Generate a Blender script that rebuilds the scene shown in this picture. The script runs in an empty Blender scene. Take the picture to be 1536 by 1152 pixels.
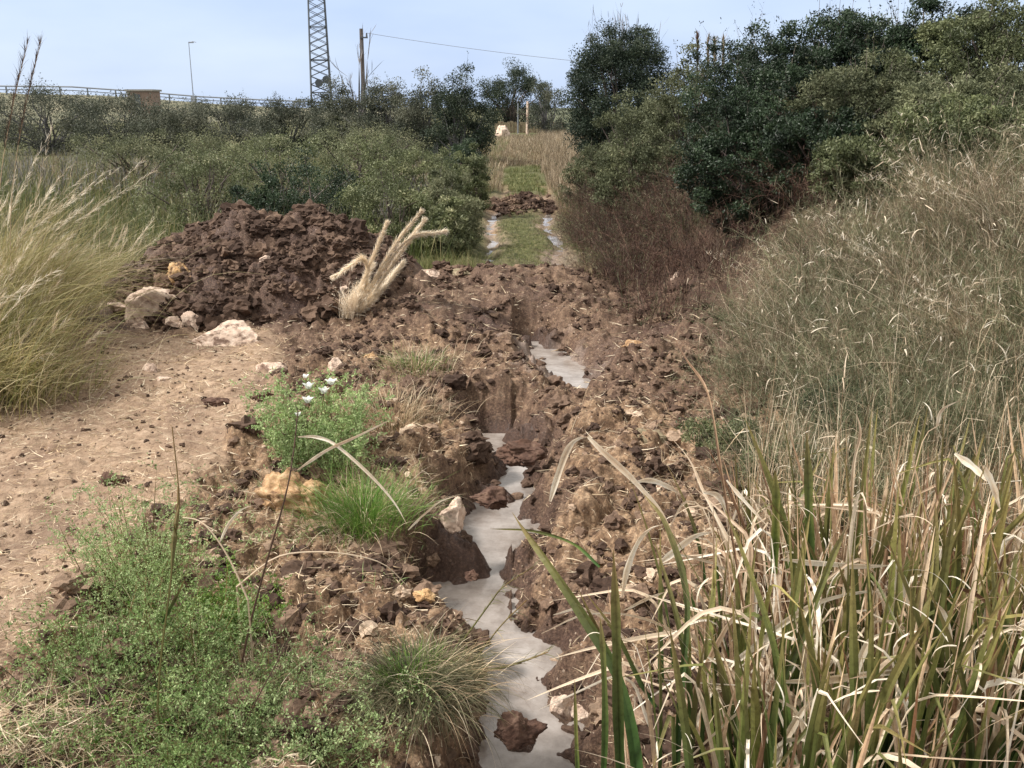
import bpy, math, numpy as np
from mathutils import Vector
R = math.radians
rs = np.random.RandomState
sc = bpy.context.scene
col = sc.collection

# ------------------------------------------------------------------ camera
CZ, PITCH, F = 3.0, R(15.75), 1475.0
cam_d = bpy.data.cameras.new('camera'); cam = bpy.data.objects.new('camera', cam_d); col.objects.link(cam)
cam.location = (0, 0, CZ); cam.rotation_euler = (R(90) - PITCH, 0, 0)
cam_d.sensor_width = 36; cam_d.lens = 36 * F / 1536; cam_d.clip_end = 3000; cam_d.clip_start = .05
sc.camera = cam

# ------------------------------------------------------------------ world, sun
SUN_EL, SUN_AZ = R(50), R(-100)        # azimuth measured from +Y towards +X
w = bpy.data.worlds.new('World'); sc.world = w; w.use_nodes = True
nt = w.node_tree; nt.nodes.clear()
out = nt.nodes.new('ShaderNodeOutputWorld'); bg = nt.nodes.new('ShaderNodeBackground')
sky = nt.nodes.new('ShaderNodeTexSky'); sky.sky_type = 'NISHITA'; sky.sun_disc = False
sky.sun_elevation = SUN_EL; sky.sun_rotation = SUN_AZ; sky.air_density = 1.0; sky.dust_density = 2.0
tc = nt.nodes.new('ShaderNodeTexCoord'); mp = nt.nodes.new('ShaderNodeMapping'); mp.inputs['Scale'].default_value = (1.5, 1.5, 5)
nz = nt.nodes.new('ShaderNodeTexNoise'); nz.inputs['Scale'].default_value = 2.2; nz.inputs['Detail'].default_value = 5; nz.inputs['Roughness'].default_value = .45
cr = nt.nodes.new('ShaderNodeValToRGB')
cr.color_ramp.elements[0].position = .38; cr.color_ramp.elements[0].color = (.50, .64, .95, 1)
cr.color_ramp.elements[1].position = .66; cr.color_ramp.elements[1].color = (.65, .78, 1.0, 1)
sc8 = nt.nodes.new('ShaderNodeMix'); sc8.data_type = 'RGBA'; sc8.blend_type = 'MULTIPLY'; sc8.inputs[0].default_value = 1
sc8.inputs[7].default_value = (6.6, 6.45, 6.15, 1)
mx = nt.nodes.new('ShaderNodeMix'); mx.data_type = 'RGBA'; mx.inputs[0].default_value = .88
L = nt.links.new
L(tc.outputs['Generated'], mp.inputs[0]); L(mp.outputs[0], nz.inputs['Vector']); L(nz.outputs['Fac'], cr.inputs[0])
L(cr.outputs[0], sc8.inputs[6]); L(sky.outputs[0], mx.inputs[6]); L(sc8.outputs[2], mx.inputs[7])
sx = nt.nodes.new('ShaderNodeSeparateXYZ'); L(tc.outputs['Generated'], sx.inputs[0])
er = nt.nodes.new('ShaderNodeValToRGB'); er.color_ramp.elements[0].position = .10; er.color_ramp.elements[0].color = (0, 0, 0, 1); er.color_ramp.elements[1].position = .38; er.color_ramp.elements[1].color = (1, 1, 1, 1)
L(sx.outputs[2], er.inputs[0]); mo = nt.nodes.new('ShaderNodeMix'); mo.data_type = 'RGBA'; L(er.outputs[0], mo.inputs[0]); L(mx.outputs[2], mo.inputs[6]); mo.inputs[7].default_value = (5.7, 5.6, 5.35, 1)
L(mo.outputs[2], bg.inputs[0]); bg.inputs[1].default_value = .12; L(bg.outputs[0], out.inputs[0])
sl = bpy.data.lights.new('sun', 'SUN'); sl.energy = 3.8; sl.angle = R(10); sl.color = (1, .95, .89)
so = bpy.data.objects.new('sun', sl); col.objects.link(so)
sd = Vector((math.cos(SUN_EL) * math.sin(SUN_AZ), math.cos(SUN_EL) * math.cos(SUN_AZ), math.sin(SUN_EL)))
so.rotation_euler = sd.to_track_quat('Z', 'Y').to_euler(); so.location = sd * 50
sc.view_settings.view_transform = 'Standard'; sc.view_settings.look = 'None'
sc.view_settings.exposure = .6; sc.view_settings.gamma = 1
sc.cycles.max_bounces = 6; sc.cycles.transparent_max_bounces = 4

# ------------------------------------------------------------------ numeric helpers
def hsh(a, b, seed=0, c=0):
    with np.errstate(over='ignore'):
        h = (a.astype(np.int64) * 374761393 + b.astype(np.int64) * 668265263 + np.int64(seed) * 974634777 + np.asarray(c).astype(np.int64) * 2147483647) & 0xffffffff
        h = ((h ^ (h >> 13)) * 1274126177) & 0xffffffff
        h = ((h ^ (h >> 16)) * 2246822519) & 0xffffffff
        h = h ^ (h >> 15)
    return (h & 0xffffff) / float(0xffffff)
def vn(x, y, seed=0):
    xi = np.floor(x); yi = np.floor(y); fx = x - xi; fy = y - yi
    fx = fx * fx * fx * (fx * (fx * 6 - 15) + 10); fy = fy * fy * fy * (fy * (fy * 6 - 15) + 10)
    a = hsh(xi, yi, seed); b = hsh(xi + 1, yi, seed); c = hsh(xi, yi + 1, seed); d = hsh(xi + 1, yi + 1, seed)
    return (a + (b - a) * fx) * (1 - fy) + (c + (d - c) * fx) * fy
def fbm(x, y, seed=0, o=4):
    s = 0; a = .5; t = 0
    for k in range(o):
        s = s + a * vn(x * 2 ** k + 13.7 * k, y * 2 ** k + 5.1 * k, seed + k); t += a; a *= .5
    return s / t * 2 - 1
def vn3(p, seed=0):
    x, y, z = p[:, 0], p[:, 1], p[:, 2]; zi = np.floor(z); fz = z - zi; fz = fz * fz * (3 - 2 * fz)
    def lay(k):
        xi = np.floor(x); yi = np.floor(y); fx = x - xi; fy = y - yi; fx = fx * fx * (3 - 2 * fx); fy = fy * fy * (3 - 2 * fy)
        h = lambda i, j: hsh(xi + i, yi + j, seed, k)
        return (h(0, 0) * (1 - fx) + h(1, 0) * fx) * (1 - fy) + (h(0, 1) * (1 - fx) + h(1, 1) * fx) * fy
    return lay(zi) * (1 - fz) + lay(zi + 1) * fz
def clods(x, y, s, seed=0):
    x = x / s; y = y / s; xi = np.floor(x); yi = np.floor(y); best = np.zeros_like(x)
    for i in (-1, 0, 1):
        for j in (-1, 0, 1):
            cx = xi + i; cy = yi + j
            dx = x - cx - hsh(cx, cy, seed); dy = y - cy - hsh(cx, cy, seed + 7)
            amp = hsh(cx, cy, seed + 13); r = .35 + .5 * hsh(cx, cy, seed + 17); an = 3.14 * hsh(cx, cy, seed + 23)
            ca, sa = np.cos(an), np.sin(an); u = (dx * ca + dy * sa) / (r * 1.25); v = (dy * ca - dx * sa) / (r * .8)
            best = np.maximum(best, np.sqrt(np.maximum(0, 1 - u * u - v * v)) * amp)
    return best
def sm(t): t = np.clip(t, 0, 1); return t * t * (3 - 2 * t)
def A(*v): return np.array(v, float)

def ray(px, py):
    u = (px - 768) / F; v = (py - 576) / F; cp, sp = math.cos(PITCH), math.sin(PITCH)
    return A(u, cp - v * sp, -sp - v * cp)
def U(px, py, Y):                       # point seen at a pixel of the photograph, Y metres ahead
    d = ray(px, py); return A(0, 0, CZ) + d * (Y / d[1])
def PZ(px, py, z):
    d = ray(px, py); return A(0, 0, CZ) + d * ((z - CZ) / d[2])

# ------------------------------------------------------------------ terrain height
STREAM = [  # px, py, half width px, water level
    (795, 512, 10, -.18), (818, 532, 18, -.20), (845, 560, 26, -.22), (868, 584, 26, -.24), (862, 592, 10, -.24)]
STREAM2 = [(742, 650, 34, -.36), (760, 664, 34, -.37), (782, 692, 30, -.38), (770, 722, 17, -.38), (748, 760, 28, -.39), (735, 792, 62, -.40),
           (752, 822, 30, -.41), (705, 872, 52, -.42), (690, 900, 62, -.42), (738, 950, 32, -.43), (780, 985, 50, -.43), (755, 1030, 24, -.44),
           (778, 1075, 42, -.45), (790, 1130, 50, -.46), (800, 1230, 75, -.47), (800, 1500, 70, -.5)]
def to_line(S):
    o = []
    for px, py, hw, z in S:
        p = PZ(px, py, z); s = np.linalg.norm(p - A(0, 0, CZ)); o.append((p[0], p[1], hw * .84 / F * s, z))
    return np.array(o)
LN = [to_line(STREAM), to_line(STREAM2)]
def carve(x, y, z):
    dmin = np.full(x.shape, 9.); lev = np.full(x.shape, -.4)
    for ln in LN:
        for a, b in zip(ln[:-1], ln[1:]):
            ab = b[:2] - a[:2]; t = np.clip(((x - a[0]) * ab[0] + (y - a[1]) * ab[1]) / (ab @ ab), 0, 1)
            d = np.hypot(x - a[0] - t * ab[0], y - a[1] - t * ab[1]) - (a[2] + (b[2] - a[2]) * t)
            m = d < dmin; dmin = np.where(m, d, dmin); lev = np.where(m, a[3] + (b[3] - a[3]) * t, lev)
    return dmin, lev
EDGE = np.array([PZ(a, b, .1)[:2] for a, b in [(-60, 1020), (60, 985), (130, 905), (190, 835), (290, 735), (385, 645), (425, 590), (440, 540), (420, 510)]])
def xedge(y): return np.interp(y, EDGE[:, 1], EDGE[:, 0])
def xtrack(y): return np.interp(y, [10, 18, 27, 50, 120], [.2, .2, .28, .5, 1.7]) + .07 * np.sin(np.asarray(y) * .9) + .05 * np.sin(np.asarray(y) * .37 + 1)
BUMPS = [(668, 842, .27, .17, .12), (700, 848, .20, .11, .05), (790, 662, .20, .12, .10), (740, 742, .22, .1, .1), (778, 1092, .09, .08, .05)]
BP = [(PZ(a, b, -.35), c, d, h) for a, b, c, d, h in BUMPS]
HEAP = (-4.15, 15.1, 2.35, 1.9, 1.30)
def heap_h(x, y):
    r = np.hypot((x - HEAP[0]) / (HEAP[2] * np.where(x > HEAP[0], 1.15, .85)), (y - HEAP[1]) / HEAP[3])
    r = r + .12 * fbm(x * .9, y * .9, 77, 3)
    return HEAP[4] * np.clip(1.08 - np.abs(r) ** 1.35, -.3, 1) * (1 + .12 * fbm(x * 1.3, y * 1.3, 78, 2))
def Hs(x, y):
    x = np.asarray(x, float); y = np.asarray(y, float)
    z = .05 * fbm(x * .5, y * .5, 3, 3) + np.clip((y - 45) * .012, 0, 1.9)
    xb = np.interp(y, [0, 4, 6.5, 9, 15, 33, 60], [3.4, 2.6, 2.3, 1.9, 1.75, 2.3, 4])
    hb = np.interp(y, [0, 5, 9, 14, 22, 35, 60, 90], [.3, .8, 1.9, 2.9, 3.0, 2.0, 1.2, 0])
    z = z + hb * sm((x - xb) / 4.6)
    xl = np.interp(y, [0, 4, 8, 14, 20, 40], [-3.2, -3.4, -4.8, -6.2, -7, -9])
    z = z + .9 * sm((xl - x) / 3.5) * np.interp(y, [0, 20, 40], [1, 1, 0])
    z = z + .10 * sm((xedge(y) - x + .2) / .5) * sm((14.5 - y) / 2)
    # spoil ridge lying across the track
    z = z + .52 * np.exp(-((y - 15.2 - .1 * x) / 1.35) ** 2) * sm((x + 3.8) / 1.2) * sm((2.0 - x) / 1.4)
    z = z + .34 * np.exp(-((y - 13.2) / .8) ** 2) * np.exp(-((x + 1.3) / .8) ** 2)
    z = z + .22 * np.exp(-((y - 11.3) / .9) ** 2) * np.exp(-((x - 1.5) / .6) ** 2)
    z = z + .10 * np.exp(-((y - 7.2) / 1.3) ** 2) * np.exp(-((x + .95) / .35) ** 2)
    # ruts
    ru = np.minimum(np.abs(x - xtrack(y) + .74), np.abs(x - xtrack(y) - .74))
    z = z - .13 * np.exp(-(ru / .2) ** 2) * sm((y - 16.5) / 1.5) * sm((46 - y) / 14)
    return z
def H(x, y, detail=True):
    x = np.asarray(x, float); y = np.asarray(y, float)
    z = Hs(x, y)
    d, lev = carve(x, y, z)
    wob = .15 * fbm(x * 3.4, y * 3.4, 21, 4) + .05 * fbm(x * 13, y * 13, 22, 3) if detail else 0
    dd = d + wob
    wl = np.where(x < 0, .34, .5)
    k = sm(dd / wl)
    z = (lev - .07) * (1 - k) + z * k
    bmp = 0 * z
    for p, rx, ry, h in BP:
        q = np.exp(-(np.abs((x - p[0]) / rx) ** 3 + np.abs((y - p[1]) / ry) ** 3) * (1 + .8 * fbm(x * 5, y * 5, 88, 3)) ** 2); bmp = np.maximum(bmp, q); z = z + (h + .10) * q
    if detail:
        pth = path_mask(x, y)
        amp = (1 - .88 * pth) * (.25 + .75 * np.maximum(bmp, sm((dd + .02) / .12))) * np.interp(y, [1, 16, 19, 30, 50], [1, 1, .55, .3, 0])
        amp = amp * (1 - .6 * sm((x - 2.6) / 1.5)) * (1 - .25 * np.exp(-((y - 16) / 2.5) ** 2))
        big = sm(fbm(x * .8, y * .8, 31, 2) * 1.5 + .6)
        z = z + amp * ((.20 * clods(x + .06 * fbm(x * 7, y * 7, 12, 2), y, .48, 1) * big + .105 * clods(x + .04 * fbm(x * 11, y * 11, 13, 2), y, .21, 2) + .045 * clods(x, y, .095, 3) + .018 * clods(x, y, .042, 4))
                       + .055 * fbm(x * 5, y * 5, 9, 5) - .07)
        ru = np.minimum(np.abs(x - xtrack(y) + .74), np.abs(x - xtrack(y) - .74)); z = z + np.exp(-(ru / .5) ** 2) * sm((y - 16) / 2) * sm((45 - y) / 10) * (.07 * fbm(x * 3, y * 2.2, 96, 4) + .05 * clods(x, y, .3, 97))
        z = z + np.exp(-((y - 31.5) / 1.6) ** 2 - ((x - xtrack(y)) / .8) ** 2) * (.06 + .16 * clods(x, y, .5, 98))
        z = z + pth * (.028 * fbm(x * 4, y * 6, 41, 5) + .034 * clods(x, y, .16, 6) * sm(fbm(x * 1.1, y * 1.1, 43, 2) * 2 + .1) + .014 * clods(x, y, .06, 8) * sm(fbm(x * 2, y * 2, 44, 2) * 2 + .3) + .013 * np.sin((y * .9 + x * .35) * 42) * sm(fbm(x * .8, y * .8, 45, 2) * 3))
    return z
def path_mask(x, y):
    e = xedge(y) + .22 * fbm(x * 2, y * 2, 51, 3)
    return sm((e - x) / .22) * sm((13.2 - y + .9 * fbm(x * 1.1, y * 1.1, 52, 3)) / .8)
def Pg(px, py):
    d = ray(px, py); Y = 2 * 1.005 ** np.arange(900); s = Y / d[1]
    X = d[0] * s; Z = CZ + d[2] * s; h = Hg(X, Y); k = np.argmax(h > Z)
    if not (h > Z).any(): k = 700
    return A(X[k], Y[k], h[k])
def Hg(x, y): return np.maximum(H(x, y, False), Hs(x, y) + np.maximum(0, heap_h(np.asarray(x, float), np.asarray(y, float))) * (heap_h(np.asarray(x, float), np.asarray(y, float)) > .02))

# ------------------------------------------------------------------ objects
def tag(o, label=None, cat=None, group=None, kind=None):
    for k, v in (('label', label), ('category', cat), ('group', group), ('kind', kind)):
        if v: o[k] = v
    return o
def empty(name, loc, label, cat, group=None):
    o = bpy.data.objects.new(name, None); col.objects.link(o); o.location = tuple(loc); o.empty_display_size = .1
    return tag(o, label, cat, group)
def mobj(name, V, Fc, mat, parent=None, attrs=None, smooth=False, origin=None):
    """one mesh object out of arrays; V in world coordinates"""
    V = np.asarray(V, float); fl = Fc if isinstance(Fc, list) else [Fc]
    if parent is not None: off = np.array(parent['org'] if 'org' in parent else parent.location)
    elif origin is not None: off = np.asarray(origin, float)
    else:
        off = A(V[:, 0].mean(), V[:, 1].mean(), V[:, 2].min())
    me = bpy.data.meshes.new(name); me.vertices.add(len(V)); me.vertices.foreach_set('co', (V - off).astype(np.float32).ravel())
    nl = sum(f.size for f in fl); me.loops.add(nl); me.loops.foreach_set('vertex_index', np.concatenate([f.ravel() for f in fl]).astype(np.int32))
    tot = np.concatenate([np.full(len(f), f.shape[1]) for f in fl]); me.polygons.add(len(tot))
    me.polygons.foreach_set('loop_start', np.concatenate([[0], np.cumsum(tot)[:-1]]).astype(np.int32))
    me.update(calc_edges=True)
    me.polygons.foreach_set('use_smooth', np.full(len(tot), smooth))
    for k, a in (attrs or {}).items():
        at = me.attributes.new(k, 'FLOAT', 'POINT'); at.data.foreach_set('value', np.asarray(a, np.float32))
    me.materials.append(mat)
    o = bpy.data.objects.new(name, me); col.objects.link(o)
    if parent is not None:
        o.parent = parent
        if parent.type == 'MESH' : pass
        o['org'] = list(off)
    else: o.location = tuple(off)
    return o
class MB:
    def __init__(s): s.V = []; s.F = {}; s.T = []; s.S = []; s.n = 0
    def add(s, V, Fc, tint=0., t=0.):
        V = np.asarray(V, float).reshape(-1, 3); Fc = np.asarray(Fc)
        s.V.append(V); s.F.setdefault(Fc.shape[1], []).append(Fc + s.n); s.n += len(V)
        s.T.append(np.broadcast_to(tint, len(V)).ravel()); s.S.append(np.broadcast_to(t, len(V)).ravel())
    def build(s, name, mat, parent=None, smooth=False, origin=None):
        o = mobj(name, np.concatenate(s.V), [np.concatenate(f) for f in s.F.values()], mat, parent,
                 {'tint': np.concatenate(s.T), 'tt': np.concatenate(s.S)}, smooth, origin)
        if parent is not None and 'org' in o: del o['org']
        return o
    def box(s, a, b, tint=0):
        x0, y0, z0 = a; x1, y1, z1 = b
        V = [(x, y, z) for z in (z0, z1) for x, y in ((x0, y0), (x1, y0), (x1, y1), (x0, y1))]
        s.add(V, [(0, 3, 2, 1), (4, 5, 6, 7), (0, 1, 5, 4), (1, 2, 6, 5), (2, 3, 7, 6), (3, 0, 4, 7)], tint)
    def tube(s, P, r, n=6, tint=0.):
        P = np.asarray(P, float); r = np.broadcast_to(r, len(P)); rings = []
        for i in range(len(P)):
            t = P[min(i + 1, len(P) - 1)] - P[max(i - 1, 0)]; t = t / (np.linalg.norm(t) + 1e-9)
            a = np.cross(t, A(0, 0, 1) if abs(t[2]) < .95 else A(1, 0, 0)); a /= np.linalg.norm(a); b = np.cross(t, a)
            q = np.arange(n) / n * 2 * math.pi; rings.append(P[i] + r[i] * (np.cos(q)[:, None] * a + np.sin(q)[:, None] * b))
        V = np.concatenate(rings); m = len(P)
        Fq = [(i * n + k, i * n + (k + 1) % n, (i + 1) * n + (k + 1) % n, (i + 1) * n + k) for i in range(m - 1) for k in range(n)]
        s.add(V, Fq, tint, np.repeat(np.linspace(0, 1, m), n))
        s.add(np.concatenate([rings[0], rings[-1]]), [tuple(range(n))[::-1], tuple(range(n, 2 * n))], tint)

# ------------------------------------------------------------------ plant geometry (vectorised)
def curves(base, az, lean, Ln, bend, tb, wb, S, azd=0.):
    n = len(base); t = (np.arange(S) + .5) / S
    f = lambda v: np.broadcast_to(v, n)[:, None]
    th = f(lean) + f(bend) * sm((t[None] - f(tb)) / f(wb)); ph = f(az) + f(azd) * t[None]
    d = np.stack([np.sin(th) * np.cos(ph), np.sin(th) * np.sin(ph), np.cos(th)], -1)
    C = np.concatenate([base[:, None], base[:, None] + np.cumsum(d * (f(Ln) / S)[..., None], 1)], 1)
    return C, ph
def strip(mb, C, W, az, rng, p=2.5, twist=.7, fold=.0, tint=None, base_w=.5):
    n, m = C.shape[:2]; t = np.linspace(0, 1, m)
    T = np.gradient(C, axis=1); T /= np.linalg.norm(T, axis=2, keepdims=True) + 1e-9
    s0 = np.stack([-np.sin(az), np.cos(az), 0 * az], -1)[:, None] * np.ones((1, m, 1))
    nn = np.cross(T, s0); a = (rng.uniform(-twist, twist, n)[:, None] + rng.uniform(-twist, twist, n)[:, None] * t)[..., None]
    side = s0 * np.cos(a) + nn * np.sin(a); nrm = np.cross(T, side)
    wd = (np.broadcast_to(W, n)[:, None] * np.minimum(1, base_w + t * 4)[None] * np.maximum(.04, (1 - t ** p))[None])[..., None] * .5
    tt = np.tile(t, n)
    if tint is None: tint = rng.rand(n)
    if fold:
        V = np.stack([C - side * wd + nrm * wd * fold, C, C + side * wd + nrm * wd * fold], 2)
        k = (np.arange(n)[:, None] * m + np.arange(m - 1)[None]).ravel() * 3
        Fq = np.concatenate([np.stack([k, k + 1, k + 4, k + 3], 1), np.stack([k + 1, k + 2, k + 5, k + 4], 1)])
        mb.add(V.reshape(-1, 3), Fq, np.repeat(tint, m * 3), np.repeat(tt, 3))
    else:
        V = np.stack([C - side * wd, C + side * wd], 2)
        k = (np.arange(n)[:, None] * m + np.arange(m - 1)[None]).ravel() * 2
        mb.add(V.reshape(-1, 3), np.stack([k, k + 1, k + 3, k + 2], 1), np.repeat(tint, m * 2), np.repeat(tt, 2))
def blades(mb, base, rng, L=(.2, .5), W=(.003, .006), lean=(0, .5), bend=(.3, 1.2), az=None, tb=0., wb=1., S=4, azd=.5, tint=None, p=2.5, fold=0., twist=.7, side=0, sideL=.06, sideW=.0015, sidemat=None, base_w=.5):
    n = len(base); u = lambda q: rng.uniform(q[0], q[1], n) if isinstance(q, tuple) else np.broadcast_to(q, n)
    if az is None: az = rng.uniform(0, 6.283, n)
    C, ph = curves(base, az, u(lean), u(L), u(bend), u(tb), u(wb), S, rng.uniform(-azd, azd, n))
    if tint is None: tint = rng.rand(n)
    strip(mb, C, u(W), az, rng, p, twist, fold, tint, base_w)
    if side:
        i = np.repeat(np.arange(n), side); t = rng.uniform(.25, 1, len(i)) * (S - 1e-3); k = t.astype(int); f = (t - k)[:, None]
        b = C[i, k] * (1 - f) + C[i, k + 1] * f; tip = 1.25 - t / S
        (sidemat or mb) and blades(sidemat or mb, b, rng, L=sideL * tip * rng.uniform(.5, 1.3, len(i)), W=sideW, lean=(.3, 1.5), bend=(-.2, .5), S=2, azd=.2,
                                   tint=np.clip(tint[i] + rng.uniform(-.25, .25, len(i)), 0, 1))
    return C
def leaves(mb, c, rng, size=(.03, .05), asp=.5, up=.3, tint=None, outw=None):
    n = len(c); a = rng.normal(size=(n, 3)); a[:, 2] += up
    if outw is not None: a += outw
    a /= np.linalg.norm(a, axis=1, keepdims=True); b = np.cross(a, rng.normal(size=(n, 3))); b /= np.linalg.norm(b, axis=1, keepdims=True) + 1e-9
    nn = np.cross(a, b); l = rng.uniform(size[0], size[1], n)[:, None]; wv = l * asp * .5
    V = np.stack([c, c + a * l * .5 + b * wv + nn * wv * .35, c + a * l, c + a * l * .5 - b * wv + nn * wv * .35], 1)
    if tint is None: tint = rng.rand(n)
    mb.add(V.reshape(-1, 3), np.arange(n * 4).reshape(n, 4), np.repeat(tint, 4), np.tile([0, .5, 1, .5], n))
def crown(rng, c, rad, ncl, nl, size, lf, tw, base=None, asp=.5, cl_r=.22, up=.3, spikes=0, spike_l=.4, tshift=0., low=-.55, ragged=.35, sw=.012):
    """leafy crown with clumps, limbs to them and fine twigs that stick out"""
    rad = np.asarray(rad, float); c = np.asarray(c, float)
    d = rng.normal(size=(ncl * 3, 3)); d /= np.linalg.norm(d, axis=1, keepdims=True); d = d[d[:, 2] > low][:ncl]
    sd_ = rng.randint(9999); lump = 1 - ragged + ragged * 1.6 * vn3(d * 1.9 + 7, sd_)
    rr = rng.uniform(.35, 1, len(d)) ** .55 * lump; cc = c + d * rr[:, None] * rad
    i = rng.randint(0, len(d), nl); off = rng.normal(size=(nl, 3)); off /= np.linalg.norm(off, axis=1, keepdims=True) + 1e-9
    cr_ = cl_r * rad.mean() * rng.uniform(.6, 1.4, len(d)); off *= (rng.rand(nl)[:, None] ** .5) * cr_[i][:, None]
    off[:, 2] *= .75
    ct = rng.uniform(0, 1, len(d)); tint = np.clip(ct[i] * .6 + rng.rand(nl) * .4 + tshift, 0, 1)
    leaves(lf, cc[i] + off, rng, size, asp, up, tint)
    if tw is not None:
        b = np.asarray(base if base is not None else c - A(0, 0, rad[2]), float)
        sel = rng.choice(len(d), min(len(d), 40), False)
        for k in sel:
            e = cc[k]; m1 = b + (e - b) * .35 + rng.normal(size=3) * .06 * rad.mean() + A(0, 0, .12 * rad[2]); m2 = b + (e - b) * .7 + rng.normal(size=3) * .07 * rad.mean() + A(0, 0, .1 * rad[2])
            tw.tube([b, m1, m2, e], np.array([1, .6, .35, .1]) * .035 * rad.mean(), 4, rng.rand())
        if spikes:
            i = rng.randint(0, len(d), spikes); az = np.arctan2(d[i, 1], d[i, 0]) + rng.normal(size=spikes) * .5
            le = np.arccos(np.clip(d[i, 2], -1, 1)) * .6
            C = blades(tw, cc[i], rng, L=(spike_l * .4, spike_l), W=sw, lean=np.clip(le, 0, 1.4), bend=(-.3, .4), az=az, S=4, azd=.4, side=3, sideL=spike_l * .35, sideW=sw * .6)
            j = rng.randint(0, spikes, spikes * 9); k = rng.randint(1, 5, spikes * 9)
            leaves(lf, C[j, k] + rng.normal(size=(len(j), 3)) * .015 * rad.mean(), rng, (size[0] * .8, size[1] * .9), asp, .5, np.clip(rng.rand(len(j)) * .6 + tshift, 0, 1))
    return cc

# ------------------------------------------------------------------ materials
def new_mat(name):
    m = bpy.data.materials.new(name); m.use_nodes = True; n = m.node_tree; n.nodes.clear()
    o = n.nodes.new('ShaderNodeOutputMaterial'); b = n.nodes.new('ShaderNodeBsdfPrincipled'); n.links.new(b.outputs[0], o.inputs[0])
    b.inputs['Specular IOR Level'].default_value = .3
    return m, n, b, o
def ramp(n, fac, stops):
    r = n.nodes.new('ShaderNodeValToRGB'); e = r.color_ramp.elements
    while len(e) < len(stops): e.new(.5)
    for q, (p, c) in zip(e, stops): q.position = p; q.color = (*c, 1)
    n.links.new(fac, r.inputs[0]); return r.outputs[0]
def attr(n, k):
    a = n.nodes.new('ShaderNodeAttribute'); a.attribute_name = k; return a.outputs['Fac']
def noise(n, scale, detail=4, rough=.55, vec=None, out='Fac'):
    t = n.nodes.new('ShaderNodeTexNoise'); t.inputs['Scale'].default_value = scale; t.inputs['Detail'].default_value = detail; t.inputs['Roughness'].default_value = rough
    if vec is not None: n.links.new(vec, t.inputs['Vector'])
    return t.outputs[out]
def mixc(n, fac, a, b, mode='MIX'):
    m = n.nodes.new('ShaderNodeMix'); m.data_type = 'RGBA'; m.blend_type = mode
    for i, v in ((0, fac), (6, a), (7, b)):
        if isinstance(v, (int, float)): m.inputs[i].default_value = v
        elif isinstance(v, tuple): m.inputs[i].default_value = (*v, 1)
        else: n.links.new(v, m.inputs[i])
    return m.outputs[2]
def math_(n, op, a, b=None, clamp=False):
    m = n.nodes.new('ShaderNodeMath'); m.operation = op; m.use_clamp = clamp
    for i, v in ((0, a), (1, b)):
        if v is None: continue
        if isinstance(v, (int, float)): m.inputs[i].default_value = v
        else: n.links.new(v, m.inputs[i])
    return m.outputs[0]
def geo(n): return n.nodes.new('ShaderNodeNewGeometry').outputs['Position']
def plant(name, stops, tip=None, tipk=.5, rough=.55, trans=.3, spec=.3):
    m, n, b, o = new_mat(name); c = ramp(n, attr(n, 'tint'), stops)
    if tip: c = mixc(n, math_(n, 'MULTIPLY', math_(n, 'POWER', attr(n, 'tt'), 2.0), tipk), c, tip)
    pale_ = name in ('reed_dry', 'plume', 'petal')
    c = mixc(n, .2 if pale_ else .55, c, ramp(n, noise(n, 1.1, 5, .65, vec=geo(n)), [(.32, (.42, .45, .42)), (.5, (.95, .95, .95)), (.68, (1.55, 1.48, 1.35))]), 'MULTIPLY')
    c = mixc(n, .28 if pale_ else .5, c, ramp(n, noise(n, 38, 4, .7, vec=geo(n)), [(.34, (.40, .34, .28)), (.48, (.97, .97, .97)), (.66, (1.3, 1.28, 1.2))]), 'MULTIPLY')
    n.links.new(c, b.inputs['Base Color']); b.inputs['Roughness'].default_value = rough; b.inputs['Specular IOR Level'].default_value = spec
    if trans:
        t = n.nodes.new('ShaderNodeBsdfTranslucent'); n.links.new(c, t.inputs[0]); mx = n.nodes.new('ShaderNodeMixShader'); mx.inputs[0].default_value = trans
        n.links.new(b.outputs[0], mx.inputs[1]); n.links.new(t.outputs[0], mx.inputs[2]); n.links.new(mx.outputs[0], o.inputs[0])
    return m
def plain(name, c, rough=.6, metal=0, ns=8, var=.25):
    m, n, b, o = new_mat(name); c2 = mixc(n, var, c, ramp(n, noise(n, ns, 5, vec=geo(n)), [(.3, tuple(v * .4 for v in c)), (.7, tuple(min(1, v * 1.7) for v in c))]))
    n.links.new(c2, b.inputs['Base Color']); b.inputs['Roughness'].default_value = rough; b.inputs['Metallic'].default_value = metal
    return m

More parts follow.
